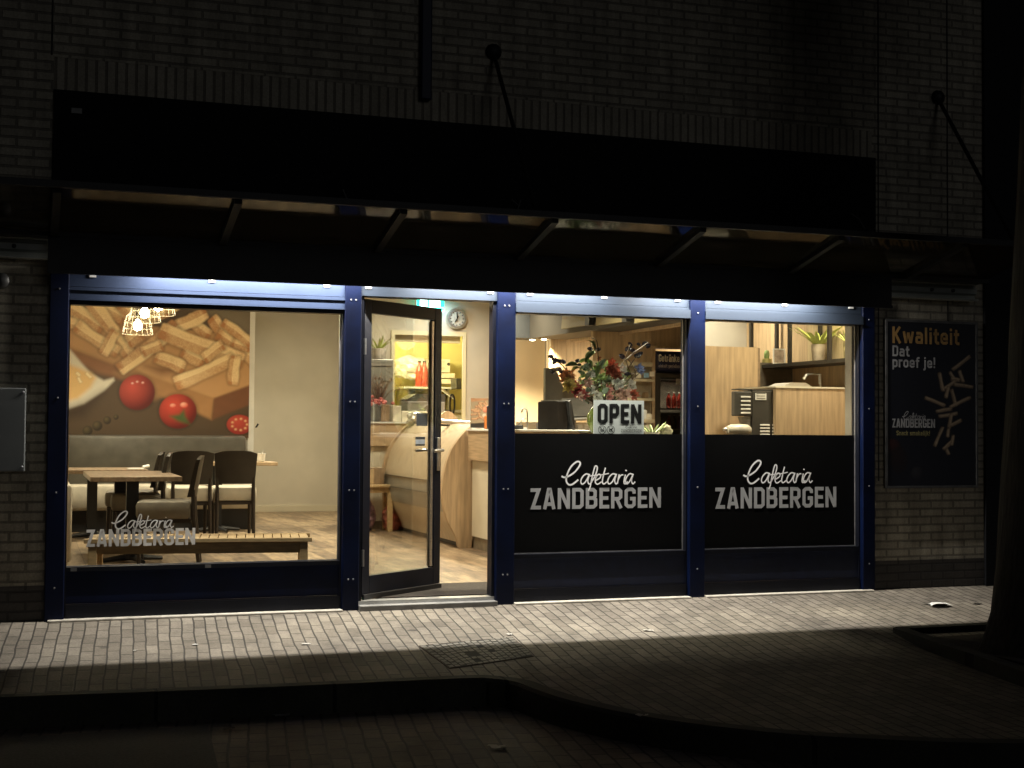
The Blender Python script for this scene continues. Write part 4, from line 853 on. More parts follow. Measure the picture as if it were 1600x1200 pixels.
q = P(655,600,10.6); bottle(q.x,10.6,zk,.06,.40,SAUCE,BLACKP,'red sauce bottle on the kitchen shelf, left of the two','red sauce bottles on the shelf')
q = P(663,600,10.6); bottle(q.x,10.6,zk,.06,.40,SAUCE,BLACKP,'red sauce bottle on the kitchen shelf, right of the two','red sauce bottles on the shelf')
def crumple(name, c, sx, sy, sz, mt, label, cat, seed):
    import bmesh
    bm = bmesh.new(); bmesh.ops.create_icosphere(bm, subdivisions=3, radius=1); r = random.Random(seed)
    for v in bm.verts: k = 1+r.uniform(-.12,.12)+.12*math.sin(v.co.x*5+seed)*math.cos(v.co.z*6); v.co = Vector((c[0]+v.co.x*sx*k, c[1]+v.co.y*sy*k, c[2]+max(v.co.z,-.75)*sz*k))
    mb = MB(); bm.verts.index_update(); mb.add([v.co.copy() for v in bm.verts], [[v.index for v in f.verts] for f in bm.faces]); bm.free()
    return tag(mb.build(name, mt, None, False), label, cat)
q = P(648,578,10.9); crumple('plastic_bag', (q.x-.05,10.95,q.z+.02), .26, .2, .2, M('white_plastic', (.8,.78,.7), .35), 'bulging white plastic bag on the kitchen shelf behind the bottles', 'bag', 2)
CARD = M('white_card', (.66,.60,.48), .7)
q0, q1 = P(683,561,10.8), P(703,582,10.8); t = thing('carton', 'white carton on the kitchen shelf, upper right, with a round mark', 'box', (q0.x,10.8,q1.z)); B('body', CARD, t, (q0.x-.15,q1.x,10.8,11.2,q1.z,q0.z)); q = P(701,569,10.79); MB().lathe([(0,-.004),(.025,-.003),(.025,0)], (q.x,10.799,q.z), 12, 'y').build('round_mark', DSTEEL, t)
for i, (ya, yb, lb) in enumerate(((583,591,'flat white carton on the kitchen shelf, top of two stacked'),(592,600,'flat white carton on the kitchen shelf, bottom of two stacked'))):
    q0, q1 = P(686,ya,10.7), P(711,yb,10.7); tag(B('carton', CARD, None, (q0.x,q1.x,10.7,11.1,q1.z,q0.z), r=.008), lb, 'box', 'flat cartons on the kitchen shelf')
q0, q1 = P(713,591,10.2), P(721,608,10.2); tag(B('wall_box', DSTEEL, None, (q0.x,q1.x,10.2,10.5,q1.z,q0.z), r=.01), 'small grey box on the kitchen wall right of the shelf', 'box')
kb = thing('steel_worktop', 'steel kitchen bench seen through the bright opening', 'worktop', (5.2,9.6,fz))
zw = P(680,640,9.4).z; B('top', STEEL, kb, (4.72,6.3,9.4,10.2,zw-.04,zw)); B('cupboard', M('cream_cupboard', (.6,.54,.36), .5), kb, (4.75,6.25,9.45,10.15,fz,zw-.041))
q0, q1 = P(662,608,10.4), P(671,624,10.4); tag(B('wall_control', M('grey_control', (.3,.28,.22), .5), None, (q0.x,q1.x,11.2,11.29,q1.z,q0.z), r=.01), 'small grey control box on the kitchen wall below the shelf', 'control box')
hose = thing('spray_hose', 'coiled dark spray hose hanging in the kitchen opening', 'hose', (5.5,9.3,1.6))
mb = MB(); q = P(706,632,9.3)
for k in range(4): mb.tube([(q.x+.035*math.cos(a)+.01*k,9.3+.02*k,q.z+.15*math.sin(a)) for a in np.linspace(0,6.28,20)], .008, 6)
mb.build('coil', BLACKP, hose, True); MB().tube([P(684,604,9.35),P(709,622,9.35)], .018, 8).build('pipe', STEEL, hose, True)
# items on the counter seen through the door
zt = P(600,659,6.9).z
def simplebox(name, x0, y0, x1, y1, Y, dep, mt, label, cat, zz=None, r=.008):
    a, b = P(x0,y0,Y), P(x1,y1,Y); return tag(B(name, mt, None, (a.x,b.x,Y,Y+dep,(b.z if zz is None else zz),a.z), r=r), label, cat)
simplebox('menu_holder', 597,632,609,660, 7.0,.06, M('brown_card', (.25,.17,.1)), 'upright brown menu block on the back counter beside the flowers', 'menu holder', zt+.001)
simplebox('white_container', 614,634,627,660, 7.1,.12, CARD, 'tall white container on the back counter', 'container', zt+.001)
simplebox('white_carton', 628,642,668,662, 7.4,.25, CARD, 'low white carton behind the crumpled foil', 'box', None)
ov = thing('toaster_grill', 'steel contact grill with a dark lid behind the display counter', 'grill', (5.0,7.6,1.3))
a, b = P(637,641,7.7), P(690,620,7.7)
B('body', STEEL, ov, (a.x,b.x+.05,7.7,8.1,a.z-.05,(a.z*.35+b.z*.65)), r=.01)
zz = a.z*.35+b.z*.65
MB().prism([(a.x,zz+.001),(b.x+.05,zz+.001),(b.x+.05,zz+.10),(a.x+.12,zz+.10),(a.x,zz+.03)], lambda x,z: (x,7.7,z), lambda x,z: (x,8.1,z)).build('lid', DSTEEL, ov)
MB().tube([P(657,640,7.66),P(673,630,7.66)], .012, 8).build('lever', STEEL, ov)
crumple('crumpled_foil', tuple(P(648,655,6.6)), .10, .08, .10, M('foil', (.6,.57,.5), .3, .6), 'crumpled silver foil on the corner of the display counter', 'foil', 9)
fh = thing('glass_hood', 'rounded oak and glass hood on top of the display counter', 'display hood', (4.7,6,1.3))
a, b = P(684,655,6.2), P(716,644,6.2)
mb = MB(); n = 10; pr = [(a.x+(b.x-a.x)*i/n, a.z-.06+.16*math.sin(math.pi*(.12+.76*i/n))) for i in range(n+1)]
mb.prism([(a.x,a.z-.1)]+pr+[(b.x,a.z-.1)], lambda x,z: (x,6.2,z), lambda x,z: (x,6.26,z)); mb.build('arched_end', OAK, fh, True)
a, b = P(684,657,5.0), P(735,661,5.0); MB().tube([a,b], .025, 10).build('top_rail', STEEL, fh, True); B('lower_rail', DSTEEL, fh, (a.x,b.x,5.02,5.05,a.z-.065,a.z-.04))
# fries picture stand on the front counter
zc_ = 1.306
fs_ = thing('picture_stand', 'upright card with a picture of fries on the front counter', 'card', (0,3.9,zc_))
a, b = P(735,622,3.9), P(764,668,3.9)
pc = Pic(0,100,0,160,40,60,(150,132,104)); pc.poly([(0,136),(100,128),(100,160),(0,160)], (40,38,34)); pc.poly([(5,20),(95,10),(95,0),(0,0)], (170,120,80))
for k in range(16): rr_ = random.Random(k+40); x, y = rr_.uniform(15,85), rr_.uniform(25,115); an = rr_.uniform(-.3,1.6); pc.caps(x-16*math.cos(an),y-16*math.sin(an),x+16*math.cos(an),y+16*math.sin(an),6,(206,158,112),(138,84,52))
pc.ball(75,95,13,14,(225,205,180),(160,120,90)); pc.ball(78,60,12,16,(235,160,120),(190,90,60))
pc.mesh('print', [(a.x,3.895,zc_+.01),(b.x,3.895,zc_+.01),(a.x,3.895,a.z),(b.x,3.895,a.z)], PRINT, fs_); B('backing', WHITE, fs_, (a.x,b.x,3.897,3.91,zc_+.001,a.z)); B('foot', WHITE, fs_, (a.x,b.x,3.85,3.894,zc_+.001,zc_+.012))
simplebox('card_terminal', 764,634,771,668, 3.5,.08, BLACKP, 'black upright payment terminal on the front counter beside the fries card', 'terminal', zc_+.001)
simplebox('orange_cup', 759,650,764,668, 3.75,.06, M('orange_plastic', (.7,.22,.05), .4), 'small orange holder between the fries card and the terminal', 'holder', zc_+.001)
# ================================================================== RIGHT SIDE, BEHIND THE FILM WINDOWS
PALEW = M('warm_cream_wall', (.66,.54,.36), .75, 0, .06, 2.5)
a = P(800,600,7.5); b = P(853,600,7.5)
B('interior_wall', PALEW, bd, (P(788,600,7.5).x,P(851,600,7.5).x,7.5,7.58,fz,3.25)); B('interior_wall', PALEW, bd, (P(851,600,7.5).x+.02,P(884,600,7.3).x,7.42,7.5,fz,3.25))
pw = thing('oak_partition', 'tall oak panelled partition behind the bouquet', 'partition', (6.5,6.2,fz))
B('panel', OAK, pw, (P(860,600,6.3).x,P(884,600,6.3).x,6.3,6.36,fz,2.9)); B('panel', OAK, pw, (P(884.5,600,6.3).x,P(930,600,6.3).x,6.3,6.36,fz,2.9))
# menu bulkhead along the depth, with three menu screens
bk = thing('menu_bulkhead', 'grey brown bulkhead hanging from the ceiling with menu boards on it', 'bulkhead', (5.9,4.5,2.6))
A0, A1 = Vector((5.78,6.0)), Vector((6.05,2.6)); zb_ = P(803,528,6.0).z
d = (A1-A0).normalized(); nn = Vector((d.y,-d.x)); nn = nn if nn.x > 0 else -nn
e0 = A0-d*.0
MB().prism([tuple(A0),tuple(A1),tuple(A1+nn*.5),tuple(A0+nn*.5)], lambda x,y: (x,y,zb_), lambda x,y: (x,y,3.249)).build('box', M('taupe_board', (.06,.052,.042), .6, 0, .1, 3), bk)
B('return_box', M('grey_board', (.07,.073,.077), .6, 0, .1, 3), bk, (P(786,520,6.0).x,5.9,6.01,6.4,zb_+.005,3.249))
B('light_strip', OAK, bk, (6.32,6.40,2.7,6.0,zb_-.03,zb_-.001))
MENU = emit('menu_panel', (.15,.12,.055), .12)
def on(t): return A0+d*t
Lk = (A1-A0).length
for i, (xa, xb, ya, yb, lb) in enumerate(((884,924,480,514,'lit yellow menu board on the bulkhead, leftmost of the three'),(938,982,480,509,'lit yellow menu board on the bulkhead, middle of the three'),(999,1050,480,505,'lit yellow menu board on the bulkhead, rightmost of the three'))):
    def hit(x):
        # where the pixel column meets the bulkhead face
        r_ = ray(x, 500); a_ = np.array([[r_.x,-d.x],[r_.y,-d.y]]); tt = np.linalg.solve(a_, np.array([A0.x-CAM.x, A0.y-CAM.y])); return tt[1], CAM.z
    t0, t1 = hit(xa)[0], hit(xb)[0]; p0 = on(t0)-nn*.06; p1 = on(t1)-nn*.06
    rb = ray(xa, yb); zb2 = CAM.z+rb.z*((p0.y-CAM.y)/rb.y)
    t = thing('menu_board', lb, 'menu board', (p0.x,p0.y,zb2), 'menu boards on the bulkhead')
    MB().slab((p0.x,p0.y,zb2),(p1.x,p1.y,zb2),(p1.x+.04,p1.y,2.9),(p0.x+.04,p0.y,2.9),-.03).build('panel', MENU, t)
    if i < 2:
        mb = MB(); c_m = (p0+p1)/2
        for k in range(5):
            f_ = .25+.11*k; pp = p0.lerp(p1, f_); mb.box(pp.x-.034,pp.x-.030,pp.y-.06,pp.y+.05,zb2+.10+.03*(k % 3),zb2+.115+.03*(k % 3)+.03*(k % 2))
        mb.build('picture', M('menu_drawing', (.20,.13,.06), .6), t)
    B('side_frame', BLACKP, t, (p1.x-.03,p1.x+.03,p1.y-.14,p1.y-.02,zb2-.01,2.9))
for x, y, lb in ((832,528,'small bright spot lamp under the grey bulkhead, left of the pair'),(850,527,'small bright spot lamp under the grey bulkhead, right of the pair')):
    q = P(x,y+3,6.2); SY = 6.2; t = thing('spot_lamp', lb, 'lamp', (q.x,SY,q.z), 'spot lamps under the bulkhead')
    MB().lathe([(.02,.05),(.035,.03),(.04,0),(.036,0)], (q.x,SY,q.z), 14).build('housing', WHITE, t, True); MB().lathe([(0,-.012),(.03,-.008),(.035,.002)], (q.x,SY,q.z), 14).build('lens', emit('spot_lens', (1,.85,.55), 25), t, True)
    MB().tube([(q.x,SY,q.z+.05),(q.x,SY,zb_+.004)], .008, 6).build('stem', WHITE, t)
    l = bpy.data.lights.new('spot_light', 'SPOT'); l.energy = 380; l.color = (1,.84,.55); l.spot_size = math.radians(110); l.spot_blend = .8; l.shadow_soft_size = .03
    lo = bpy.data.objects.new('spot_light', l); COL.objects.link(lo); lo.location = (q.x,SY,q.z-.02); lo.rotation_euler = (math.radians(18),0,0)
# cash register on the front counter
cr = thing('cash_register', 'dark till screen tilted back on the front counter beside the bouquet', 'cash register', (4.75,2.6,zc_))
q = P(845,678,2.6); Mk = Matrix.Translation((4.73,2.55,zc_)) @ Matrix.Rotation(math.radians(-62),4,'Z')
MB().rbox(-.13,.13,-.03,.12,.001,.27,.012,Mk).build('body', M('brown_black_plastic', (.008,.006,.005), .6, spec=.12), cr, True)
Ms = Mk @ Matrix.Translation((0,.17,.0)) @ Matrix.Rotation(math.radians(14),4,'X')
MB().rbox(-.17,.17,-.02,.03,.0,.29,.01,Ms).build('screen', BLACKP, cr, True); MB().box(-.15,.15,.031,.033,.03,.26,Ms).build('display', BLACK, cr)
MB().rbox(-.10,.10,-.02,.08,.271,.283,.004,Mk).build('top_tray', DSTEEL, cr)
ho = thing('wire_hook_stand', 'curved steel hook stand on the counter left of the till', 'stand', (4.6,3,zc_))
for (pts, nm) in (([(815,645),(817,639),(822,640),(824,648),(824,674)],'hook'),([(812,664),(816,656),(822,654)],'hook')): MB().tube(catmull([tuple(P(x,y,2.9)) for x,y in pts],4), .008, 6).build(nm, STEEL, ho, True)
simplebox('black_tray', 801,664,818,676, 2.4,.1, BLACKP, 'low black tray at the left end of the front counter', 'tray', zc_+.001)
simplebox('white_note_block', 818,668,824,676, 2.5,.08, WHITE, 'small white note block on the counter left of the till', 'note block', zc_+.001)
# fryer unit
fr = thing('fryer_unit', 'steel fryer cabinet with a slanted dark hood behind the till', 'fryer', (5.6,4.5,fz))
a, b, c_2, d2 = P(864,655,4.0), P(928,652,4.0), P(928,622,4.5), P(878,625,4.5)
MB().slab(a,b,c_2,d2,.02).build('hood', DSTEEL, fr); MB().tube([P(862,656,3.98),P(880,632,4.45)], .018, 8).build('hood_edge', STEEL, fr); MB().tube([P(862,657,3.97),P(940,653,3.97)], .018, 8).build('hood_edge', STEEL, fr)
B('body', STEEL, fr, (5.15,6.3,4.05,4.7,fz,P(900,660,4.05).z)); B('back_panel', DSTEEL, fr, (P(855,640,5.2).x,P(900,640,5.2).x,5.2,5.25,fz,P(870,606,5.2).z))
MB().prism([(P(852,600,4.9).x,P(852,575,4.9).z),(P(868,600,4.9).x,P(868,575,4.9).z),(P(880,600,4.9).x,P(880,605,4.9).z),(P(880,600,4.9).x,1.2),(P(852,600,4.9).x,1.2)], lambda x,z: (x,4.9,z), lambda x,z: (x,4.96,z)).build('side_panel', DSTEEL, fr)
for i in range(4): MB().box(P(882+i*10,668,3.9).x,P(888+i*10,668,3.9).x,3.88,3.9,P(882,674,3.9).z,P(882,663,3.9).z).build('basket_handle', STEEL, fr)
# ticket shelf at the wall between bouquet and fridge
B('interior_wall', OAK, bd, (P(926,600,4.52).x,P(1020.5,600,4.52).x,4.52,4.58,fz,3.25))
ts = thing('wall_rack', 'beige wall rack with paper tags and small boxes left of the fridge', 'rack', (6.6,5.4,1.5))
RK = M('rack_beige', (.50,.42,.28), .5)
for y0, y1 in ((592,596),(622,626),(655,660)): B('shelf', RK, ts, (P(945,600,4.45).x,P(1020,600,4.45).x,4.40,4.519,P(980,y1,4.45).z,P(980,y0,4.45).z))
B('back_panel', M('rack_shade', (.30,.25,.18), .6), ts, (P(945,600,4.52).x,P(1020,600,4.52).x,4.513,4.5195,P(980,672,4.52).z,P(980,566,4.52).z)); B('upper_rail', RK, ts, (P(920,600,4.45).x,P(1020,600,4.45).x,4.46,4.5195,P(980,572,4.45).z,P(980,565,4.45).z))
for i, (x, y, mt, lb) in enumerate(((998,586,CARD,'cream paper tag on the wall rack, left of the blue tag'),(1010,586,M('blue_tag', (.25,.42,.55), .6),'pale blue paper tag on the wall rack'),(1019,584,CARD,'cream paper tag on the wall rack, right of the blue tag'))):
    q = P(x,y,4.39); tag(B('paper_tag', mt, None, (q.x-.03,q.x+.03,4.39,4.395,q.z-.03,q.z+.025)), lb, 'tag', 'paper tags on the rack')
simplebox('kitchen_roll', 1008,646,1020,678, 4.42,.09, CARD, 'white paper roll standing left of the fridge door', 'paper roll', None, .02)
simplebox('brown_jar', 1007,612,1014,624, 4.43,.07, M('brown_jar_glass', (.2,.13,.07), .3), 'brown jar on the wall rack shelf', 'jar', None, .015)
simplebox('white_jar', 1002,640,1012,656, 4.42,.08, WHITE, 'white jar on the lowest shelf of the wall rack', 'jar', None, .02)
# fridge
fg = thing('drinks_fridge', 'tall drinks fridge with a dark blue lettered header', 'fridge', (7.0,4.8,fz))
Yf = 4.5; xa, xb = P(1023.5,600,Yf).x, P(1104,600,Yf).x; zh0, zh1 = P(1045,581,Yf).z, P(1045,549,Yf).z
B('cabinet', BLACKP, fg, (xa,xa+.03,Yf,Yf+.6,fz,zh0), (xb-.03,xb,Yf,Yf+.6,fz,zh0), (xa+.03,xb-.03,Yf+.56,Yf+.6,fz,zh0), (xa+.03,xb-.03,Yf,Yf+.56,fz,fz+.25), (xa+.03,xb-.03,Yf+.01,Yf+.56,zh0-.08,zh0))
hd = MB(); n = 8; pr = [(Yf-.10*math.sin(math.pi*i/n)-.01, zh0+(zh1-zh0)*i/n) for i in range(n+1)]
hd.prism(pr+[(Yf+.6,zh1),(Yf+.6,zh0)], lambda y,z: (xa,y,z), lambda y,z: (xb,y,z)); hd = hd.build('header', M('header_blue', (.018,.022,.065), .3, 0, .3, 6), fg, True)
bold_text('lettering','Getränke',(P(1029,565,Yf-.12).x,Yf-.125,P(1029,565,Yf-.12).z),(1,0,0),(0,0,1),.085,M('header_white',(.7,.68,.6),.6),hd,P(1060,565,Yf).x-P(1028,565,Yf).x)
bold_text('lettering','eiskalt genießen',(P(1029,574,Yf-.12).x,Yf-.118,P(1029,574,Yf-.12).z),(1,0,0),(0,0,1),.038,M('header_pale',(.45,.44,.45),.6),hd,P(1061,565,Yf).x-P(1028,565,Yf).x, t=.12)
B('door_frame', DSTEEL, fg, (xa+.005,xa+.055,Yf-.03,Yf-.001,fz+.25,zh0-.02), (xb-.05,xb,Yf-.03,Yf-.001,fz+.25,zh0-.02), (xa+.055,xb-.05,Yf-.03,Yf-.001,zh0-.07,zh0-.02)); B('door_glass', glass_mat('fridge_glass', (.62,.60,.54), .8), fg, (xa+.055,xb-.05,Yf-.02,Yf-.014,fz+.25,zh0-.07))
l = bpy.data.lights.new('fridge_light','AREA'); l.shape='RECTANGLE'; l.size=.4; l.size_y=.1; l.energy=3.5; l.color=(1,.9,.75); o = bpy.data.objects.new('fridge_light',l); COL.objects.link(o); o.location=((xa+xb)/2,Yf+.12,zh0-.10)
q = P(1061,596,Yf-.03); B('sticker', M('white_sticker', (.5,.48,.45), .6), fg, (q.x-.035,q.x+.035,Yf-.0245,-.0205+Yf,q.z-.035,q.z+.03))
for y in (638,670): z = P(1055,y,Yf+.1).z; B('shelf', WHITE, fg, (xa+.035,xb-.035,Yf+.04,Yf+.5,z-.012,z))
B('inner_back', M('fridge_inner', (.35,.32,.28), .6), fg, (xa+.031,xb-.031,Yf+.55,Yf+.559,fz+.26,zh0-.09))
zA, zB2 = P(1055,638,Yf+.1).z, P(1055,670,Yf+.1).z
DR = M('red_drink', (.40,.05,.035), .25); DB = M('brown_drink', (.10,.05,.025), .25)
for i in range(5): bottle(P(1046,640,Yf+.1).x+i*.068,Yf+.12,zA,.029,.19,DR,WHITE,['red bottle on the upper fridge shelf, first from left','red bottle on the upper fridge shelf, second from left','red bottle on the upper fridge shelf, third from left','red bottle on the upper fridge shelf, second from right','red bottle on the upper fridge shelf, by the right side'][i],'bottles on the upper fridge shelf')
for i in range(5): bottle(P(1046,640,Yf+.1).x+i*.068,Yf+.12,zB2,.030,.16,DB if i % 2 else DR,WHITE,['drink bottle on the lower fridge shelf, first from left','brown bottle on the lower fridge shelf, second from left','drink bottle in the middle of the lower fridge shelf','brown bottle on the lower fridge shelf, second from right','drink bottle on the lower fridge shelf, by the right side'][i],'bottles on the lower fridge shelf')
tag(B('oak_niche', OAK, None, (xa-.045,xa-.006,Yf-.02,Yf+.04,fz,zh1+.03), (xa-.045,xb+.05,Yf-.02,Yf+.1,zh1+.031,zh1+.06), (xa-.03,xb+.05,Yf+.02,Yf+.06,zh1+.061,3.249)), 'oak surround framing the drinks fridge', 'surround')
# window ledge, vase, bouquet, sign, aloe
led = B('window_ledge', WHITE, bd, (3.475,6.5,.075,.62,1.235,1.262))
va = thing('vase', 'round green glazed vase behind the open sign', 'vase', (4.43,.42,1.262)); vx, vy = P(946,660,.42).x, .42
MB().lathe([(.07,0),(.12,.03),(.15,.10),(.15,.16),(.11,.23),(.07,.26),(.075,.275),(.06,.27),(.06,.2)], (vx,vy,1.263), 28).build('body', M('green_glaze', (.14,.20,.04), .15, 0, .15, 4), va, True)
bq = thing('bouquet', 'large mixed bouquet of red, white, pink and dark flowers in the green vase', 'bouquet', (vx,vy,1.45))
r0 = random.Random(11); root = Vector((vx,vy,1.48))
def pom(c, r, n, mt, nm='flower', flat=.5, pw=.35):
    mb = MB(); c = Vector(c)
    for k in range(n):
        a = k*2.399; e = math.sqrt((k+.5)/n); el = (1-e)*1.2+.15
        dd = Vector((math.cos(a)*e, -el, math.sin(a)*e)).normalized(); sd = dd.cross(Vector((0,1,.2))).normalized(); L = r*(.55+.45*e)*r0.uniform(.85,1.1)
        p1 = c+dd*L*.55+sd*r*pw*.5; p2 = c+dd*L*.55-sd*r*pw*.5; tip = c+dd*L+Vector((0,-.1*r,0)); b0 = c+dd*L*.08
        mb.add([b0,p1,tip,p2], [(0,1,2,3)])
    return mb.build(nm, mt, bq)
FM = lambda n, c: M('petal_'+n, c, .6, 0, .25, 25)
C_OR, C_YE, C_RD, C_DR, C_PK, C_WH, C_BL, C_NV, C_LP = FM('orange',(.55,.28,.14)), FM('yellow',(.6,.46,.14)), FM('rust_red',(.36,.10,.06)), FM('dark_red',(.24,.05,.05)), FM('pink',(.62,.30,.28)), FM('white',(.85,.83,.76)), FM('blue',(.26,.32,.55)), FM('navy',(.035,.032,.055)), FM('light_pink',(.60,.40,.34))
flw = [(884,588,15,C_OR,22),(887,601,14,C_YE,22),(899,609,13,C_DR,20),(880,592,8,C_OR,14),(896,602,10,C_RD,16),(910,616,11,C_DR,14),(906,619,8,C_LP,12),(954,576,14,C_RD,22),(962,584,11,C_RD,18),(955,566,8,C_RD,12),(966,593,9,C_RD,14),(920,608,11,C_WH,9),(932,619,11,C_WH,9),(965,600,12,C_WH,10),(986,602,11,C_WH,8),(973,577,9,C_WH,7),(926,586,6,C_WH,8),(932,590,5,C_WH,7),(951,608,9,C_PK,16),(967,611,9,C_PK,16),(952,620,8,C_PK,14),(974,617,13,C_LP,18),(967,621,9,C_LP,12),(989,616,11,C_RD,16),(998,576,10,C_BL,12),(1002,580,7,C_BL,10),(918,598,10,C_LP,14),(903,594,4,C_WH,6),(892,588,3,C_WH,6),(935,560,5,C_RD,9)]
for i, (x, y, r, mt, n) in enumerate(flw):
    Y = .30+.1*r0.random(); sc = (Y+D)/F/math.cos(YAW)*1.02; pom(P(x,y,Y), r*sc*1.15, n, mt, pw=.75 if mt is C_WH else .45)
navy = [(861,557,6),(866,566,6),(873,564,7),(880,565,7),(863,581,6),(873,577,8),(877,581,6),(902,564,6),(905,570,5),(922,545,6),(935,546,6),(972,557,8),(981,545,8),(988,547,6),(995,540,0),(998,538,5),(985,538,6),(1008,537,8),(1013,541,6),(996,556,8),(1000,553,7),(980,584,7),(866,561,6)]
for i, (x, y, r) in enumerate(navy):
    if not r: continue
    Y = .36+.12*r0.random(); sc = (Y+D)/F; c = P(x,y,Y); mb = MB(); n = 9; pts = []
    rx, rz = r*sc*.85, r*sc*.55; tl = r0.uniform(-.8,.8)
    for lay in (0,1):
        ctr = c+Vector((0,-.004*lay,0)); vs = [ctr]
        for k in range(n):
            a = 2*math.pi*k/n; q = Vector((rx*math.cos(a)*(1-.35*lay),(r0.random()-.5)*rx*.6+lay*-.012,rz*math.sin(a)*(1-.35*lay))); q.rotate(Matrix.Rotation(tl,3,'Y')); vs.append(ctr+q)
        mb.add(vs, [(0,1+k,1+(k+1)%n) for k in range(n)])
    mb.build('dark_petal', C_NV, bq)
mb = MB()
for tip, mids in (((858,556),[(905,605),(880,572)]),((866,580),[(880,580)]),((1012,536),[(950,600),(978,562)]),((1006,581),[(970,600),(985,585)]),((990,597),[(968,610),(993,590),(986,568),(978,562)]),((924,528),[(936,570),(934,545),(932,532)]),((985,538),[(975,565)]),((998,556),[(985,570)])):
    pts = [tuple(root)]+[tuple(P(x,y,.38)) for x,y in mids]+[tuple(P(tip[0],tip[1],.38))]
    mb.tube(catmull(pts,5), .0045, 5)
for i in range(26):
    x, y, r, mt, n = flw[i]; mb.tube(catmull([tuple(root), tuple(P((x+940)/2,(y+640)/2,.4)), tuple(P(x,y,.36))],3), .004, 5)
mb.build('stem', M('flower_stem', (.09,.06,.03), .7), bq)
LG, LD = M('leaf_green', (.30,.40,.15), .5, 0, .4, 20), M('leaf_blue_green', (.19,.25,.18), .5, 0, .5, 20)
def leaf2(mb, x0, y0, x1, y1, wpx, bend=0., Y=.34):
    a = P(x0,y0,Y); b = P(x1,y1,Y-.04); d_ = b-a; sd = Vector((-d_.z,0,d_.x)).normalized(); n = 8; vs = []
    for i in range(n+1):
        t = i/n; c = a+d_*t+sd*bend*d_.length*math.sin(math.pi*t); ww = wpx*(D+Y)/F*.55*math.sin(math.pi*min(1,.06+.94*t))**.8
        vs += [c-sd*ww+Vector((0,.0,0)), c+Vector((0,.012,0)), c+sd*ww]
    mb.add(vs, [(i*3+a_,i*3+a_+1,i*3+a_+4,i*3+a_+3) for i in range(n) for a_ in (0,1)])
mg, md = MB(), MB()
for L in ((918,531,930,548,4,.25),(930,549,914,567,9,-.15),(915,560,925,575,9,.1),(884,571,904,571,7,.15),(892,582,908,575,5,.25),(928,572,932,592,8,.1),(936,565,934,585,9,0),(938,592,950,585,8,-.1),(945,580,952,570,7,0),(905,566,915,560,6,0),(924,596,944,586,8,.1)): leaf2(mg, *L)
for k in range(95):
    a = r0.random()*6.28; rad = r0.random()**.6; x0, y0 = 936+rad*46*math.cos(a), 597+rad*30*math.sin(a); b = r0.uniform(0,6.28); L = r0.uniform(9,20)
    if y0 > 622: continue
    leaf2(md if r0.random() < .7 else mg, x0, y0, x0+L*math.cos(b), y0+L*math.sin(b)*.8, r0.uniform(4,8), r0.uniform(-.2,.2), .42+.12*r0.random())
for L in ((912,578,924,568,10,.1),(916,590,930,578,11,0),(938,576,946,560,9,.1),(942,590,956,596,9,.1),(925,602,915,612,10,0),(942,615,952,606,10,.1)): leaf2(md, *L)
mg.build('foliage', LG, bq, True); md.build('foliage', LD, bq, True)
op = thing('open_sign', 'white sign reading OPEN standing against the glass before the bouquet', 'sign', (4.5,.08,1.28))
a, b = P(928,625,.075), P(1006,678,.075); zA_, zB_ = a.z, 1.264
B('board', M('sign_white', (.80,.84,.81), .6, 0, .03, 4), op, (a.x,b.x,.075,.085,zB_,zA_))
W0, H0 = b.x-a.x, zA_-zB_
ox = lambda u: a.x+u*W0
bold_text('lettering','OPEN',(ox(.075),.0735,zB_+H0*.345),(1,0,0),(0,0,1),H0*.55,M('sign_black',(.006,.006,.006),.5),op,W0*.87, gap=.10, t=.195)
bold_text('lettering','ZANDBERGEN',(ox(.54),.0735,zB_+H0*.10),(1,0,0),(0,0,1),H0*.09,M('sign_grey',(.24,.25,.24),.6),op,W0*.41)
script_text('script_lettering',(ox(.62),.0725,zB_+H0*.215),(1,0,0),(0,0,1),W0*.24,M('sign_black',(0,0,0)),op)
B('underline', M('sign_black',(0,0,0)), op, (ox(.68),ox(.81),.0725,.0735,zB_+H0*.045,zB_+H0*.055))
for u in (.165,.335):
    mb = MB(); cx_, cz_ = ox(u), zB_+H0*.17; rI = H0*.115
    fn = lambda p_, q_, dd: Vector((cx_+p_, .0738-dd, cz_+q_))
    ribbon(mb, [(rI*math.cos(t), rI*math.sin(t)) for t in np.linspace(0,2*math.pi,24)[:-1]], rI*.06, fn, True, .0006)
    ribbon(mb, [(-rI*.7,rI*.7),(rI*.7,-rI*.7)], rI*.06, fn, False, .001)
    if u < .2: ribbon(mb, [(-rI*.55,-.1*rI),(rI*.55,-.1*rI)], rI*.13, fn, False, .0014); ribbon(mb, catmull([(rI*.3,.1*rI),(rI*.4,.3*rI),(rI*.2,.4*rI)],4), rI*.06, fn, False, .0018)
    else: ribbon(mb, [(-rI*.4,.0),(rI*.3,.05*rI)], rI*.16, fn, False, .0014); ribbon(mb, [(-rI*.35,0),(-rI*.4,-.5*rI)], rI*.09, fn, False, .0018); ribbon(mb, [(rI*.25,0),(rI*.3,-.5*rI)], rI*.09, fn, False, .0022); ribbon(mb, [(rI*.25,.1*rI),(rI*.5,.45*rI)], rI*.13, fn, False, .0026)
    mb.build('pictogram', M('sign_black',(0,0,0)), op)
q = P(1020,676,.35); potplant('aloe_plant', (q.x,.36), 1.263, .06, .03, 'small spiky aloe on the ledge right of the open sign', 14, .20, .016, M('pale_pot',(.4,.4,.3)), 9, leafm=M('aloe_green', (.38,.46,.20), .45, 0, .3, 9), spread=1.3)
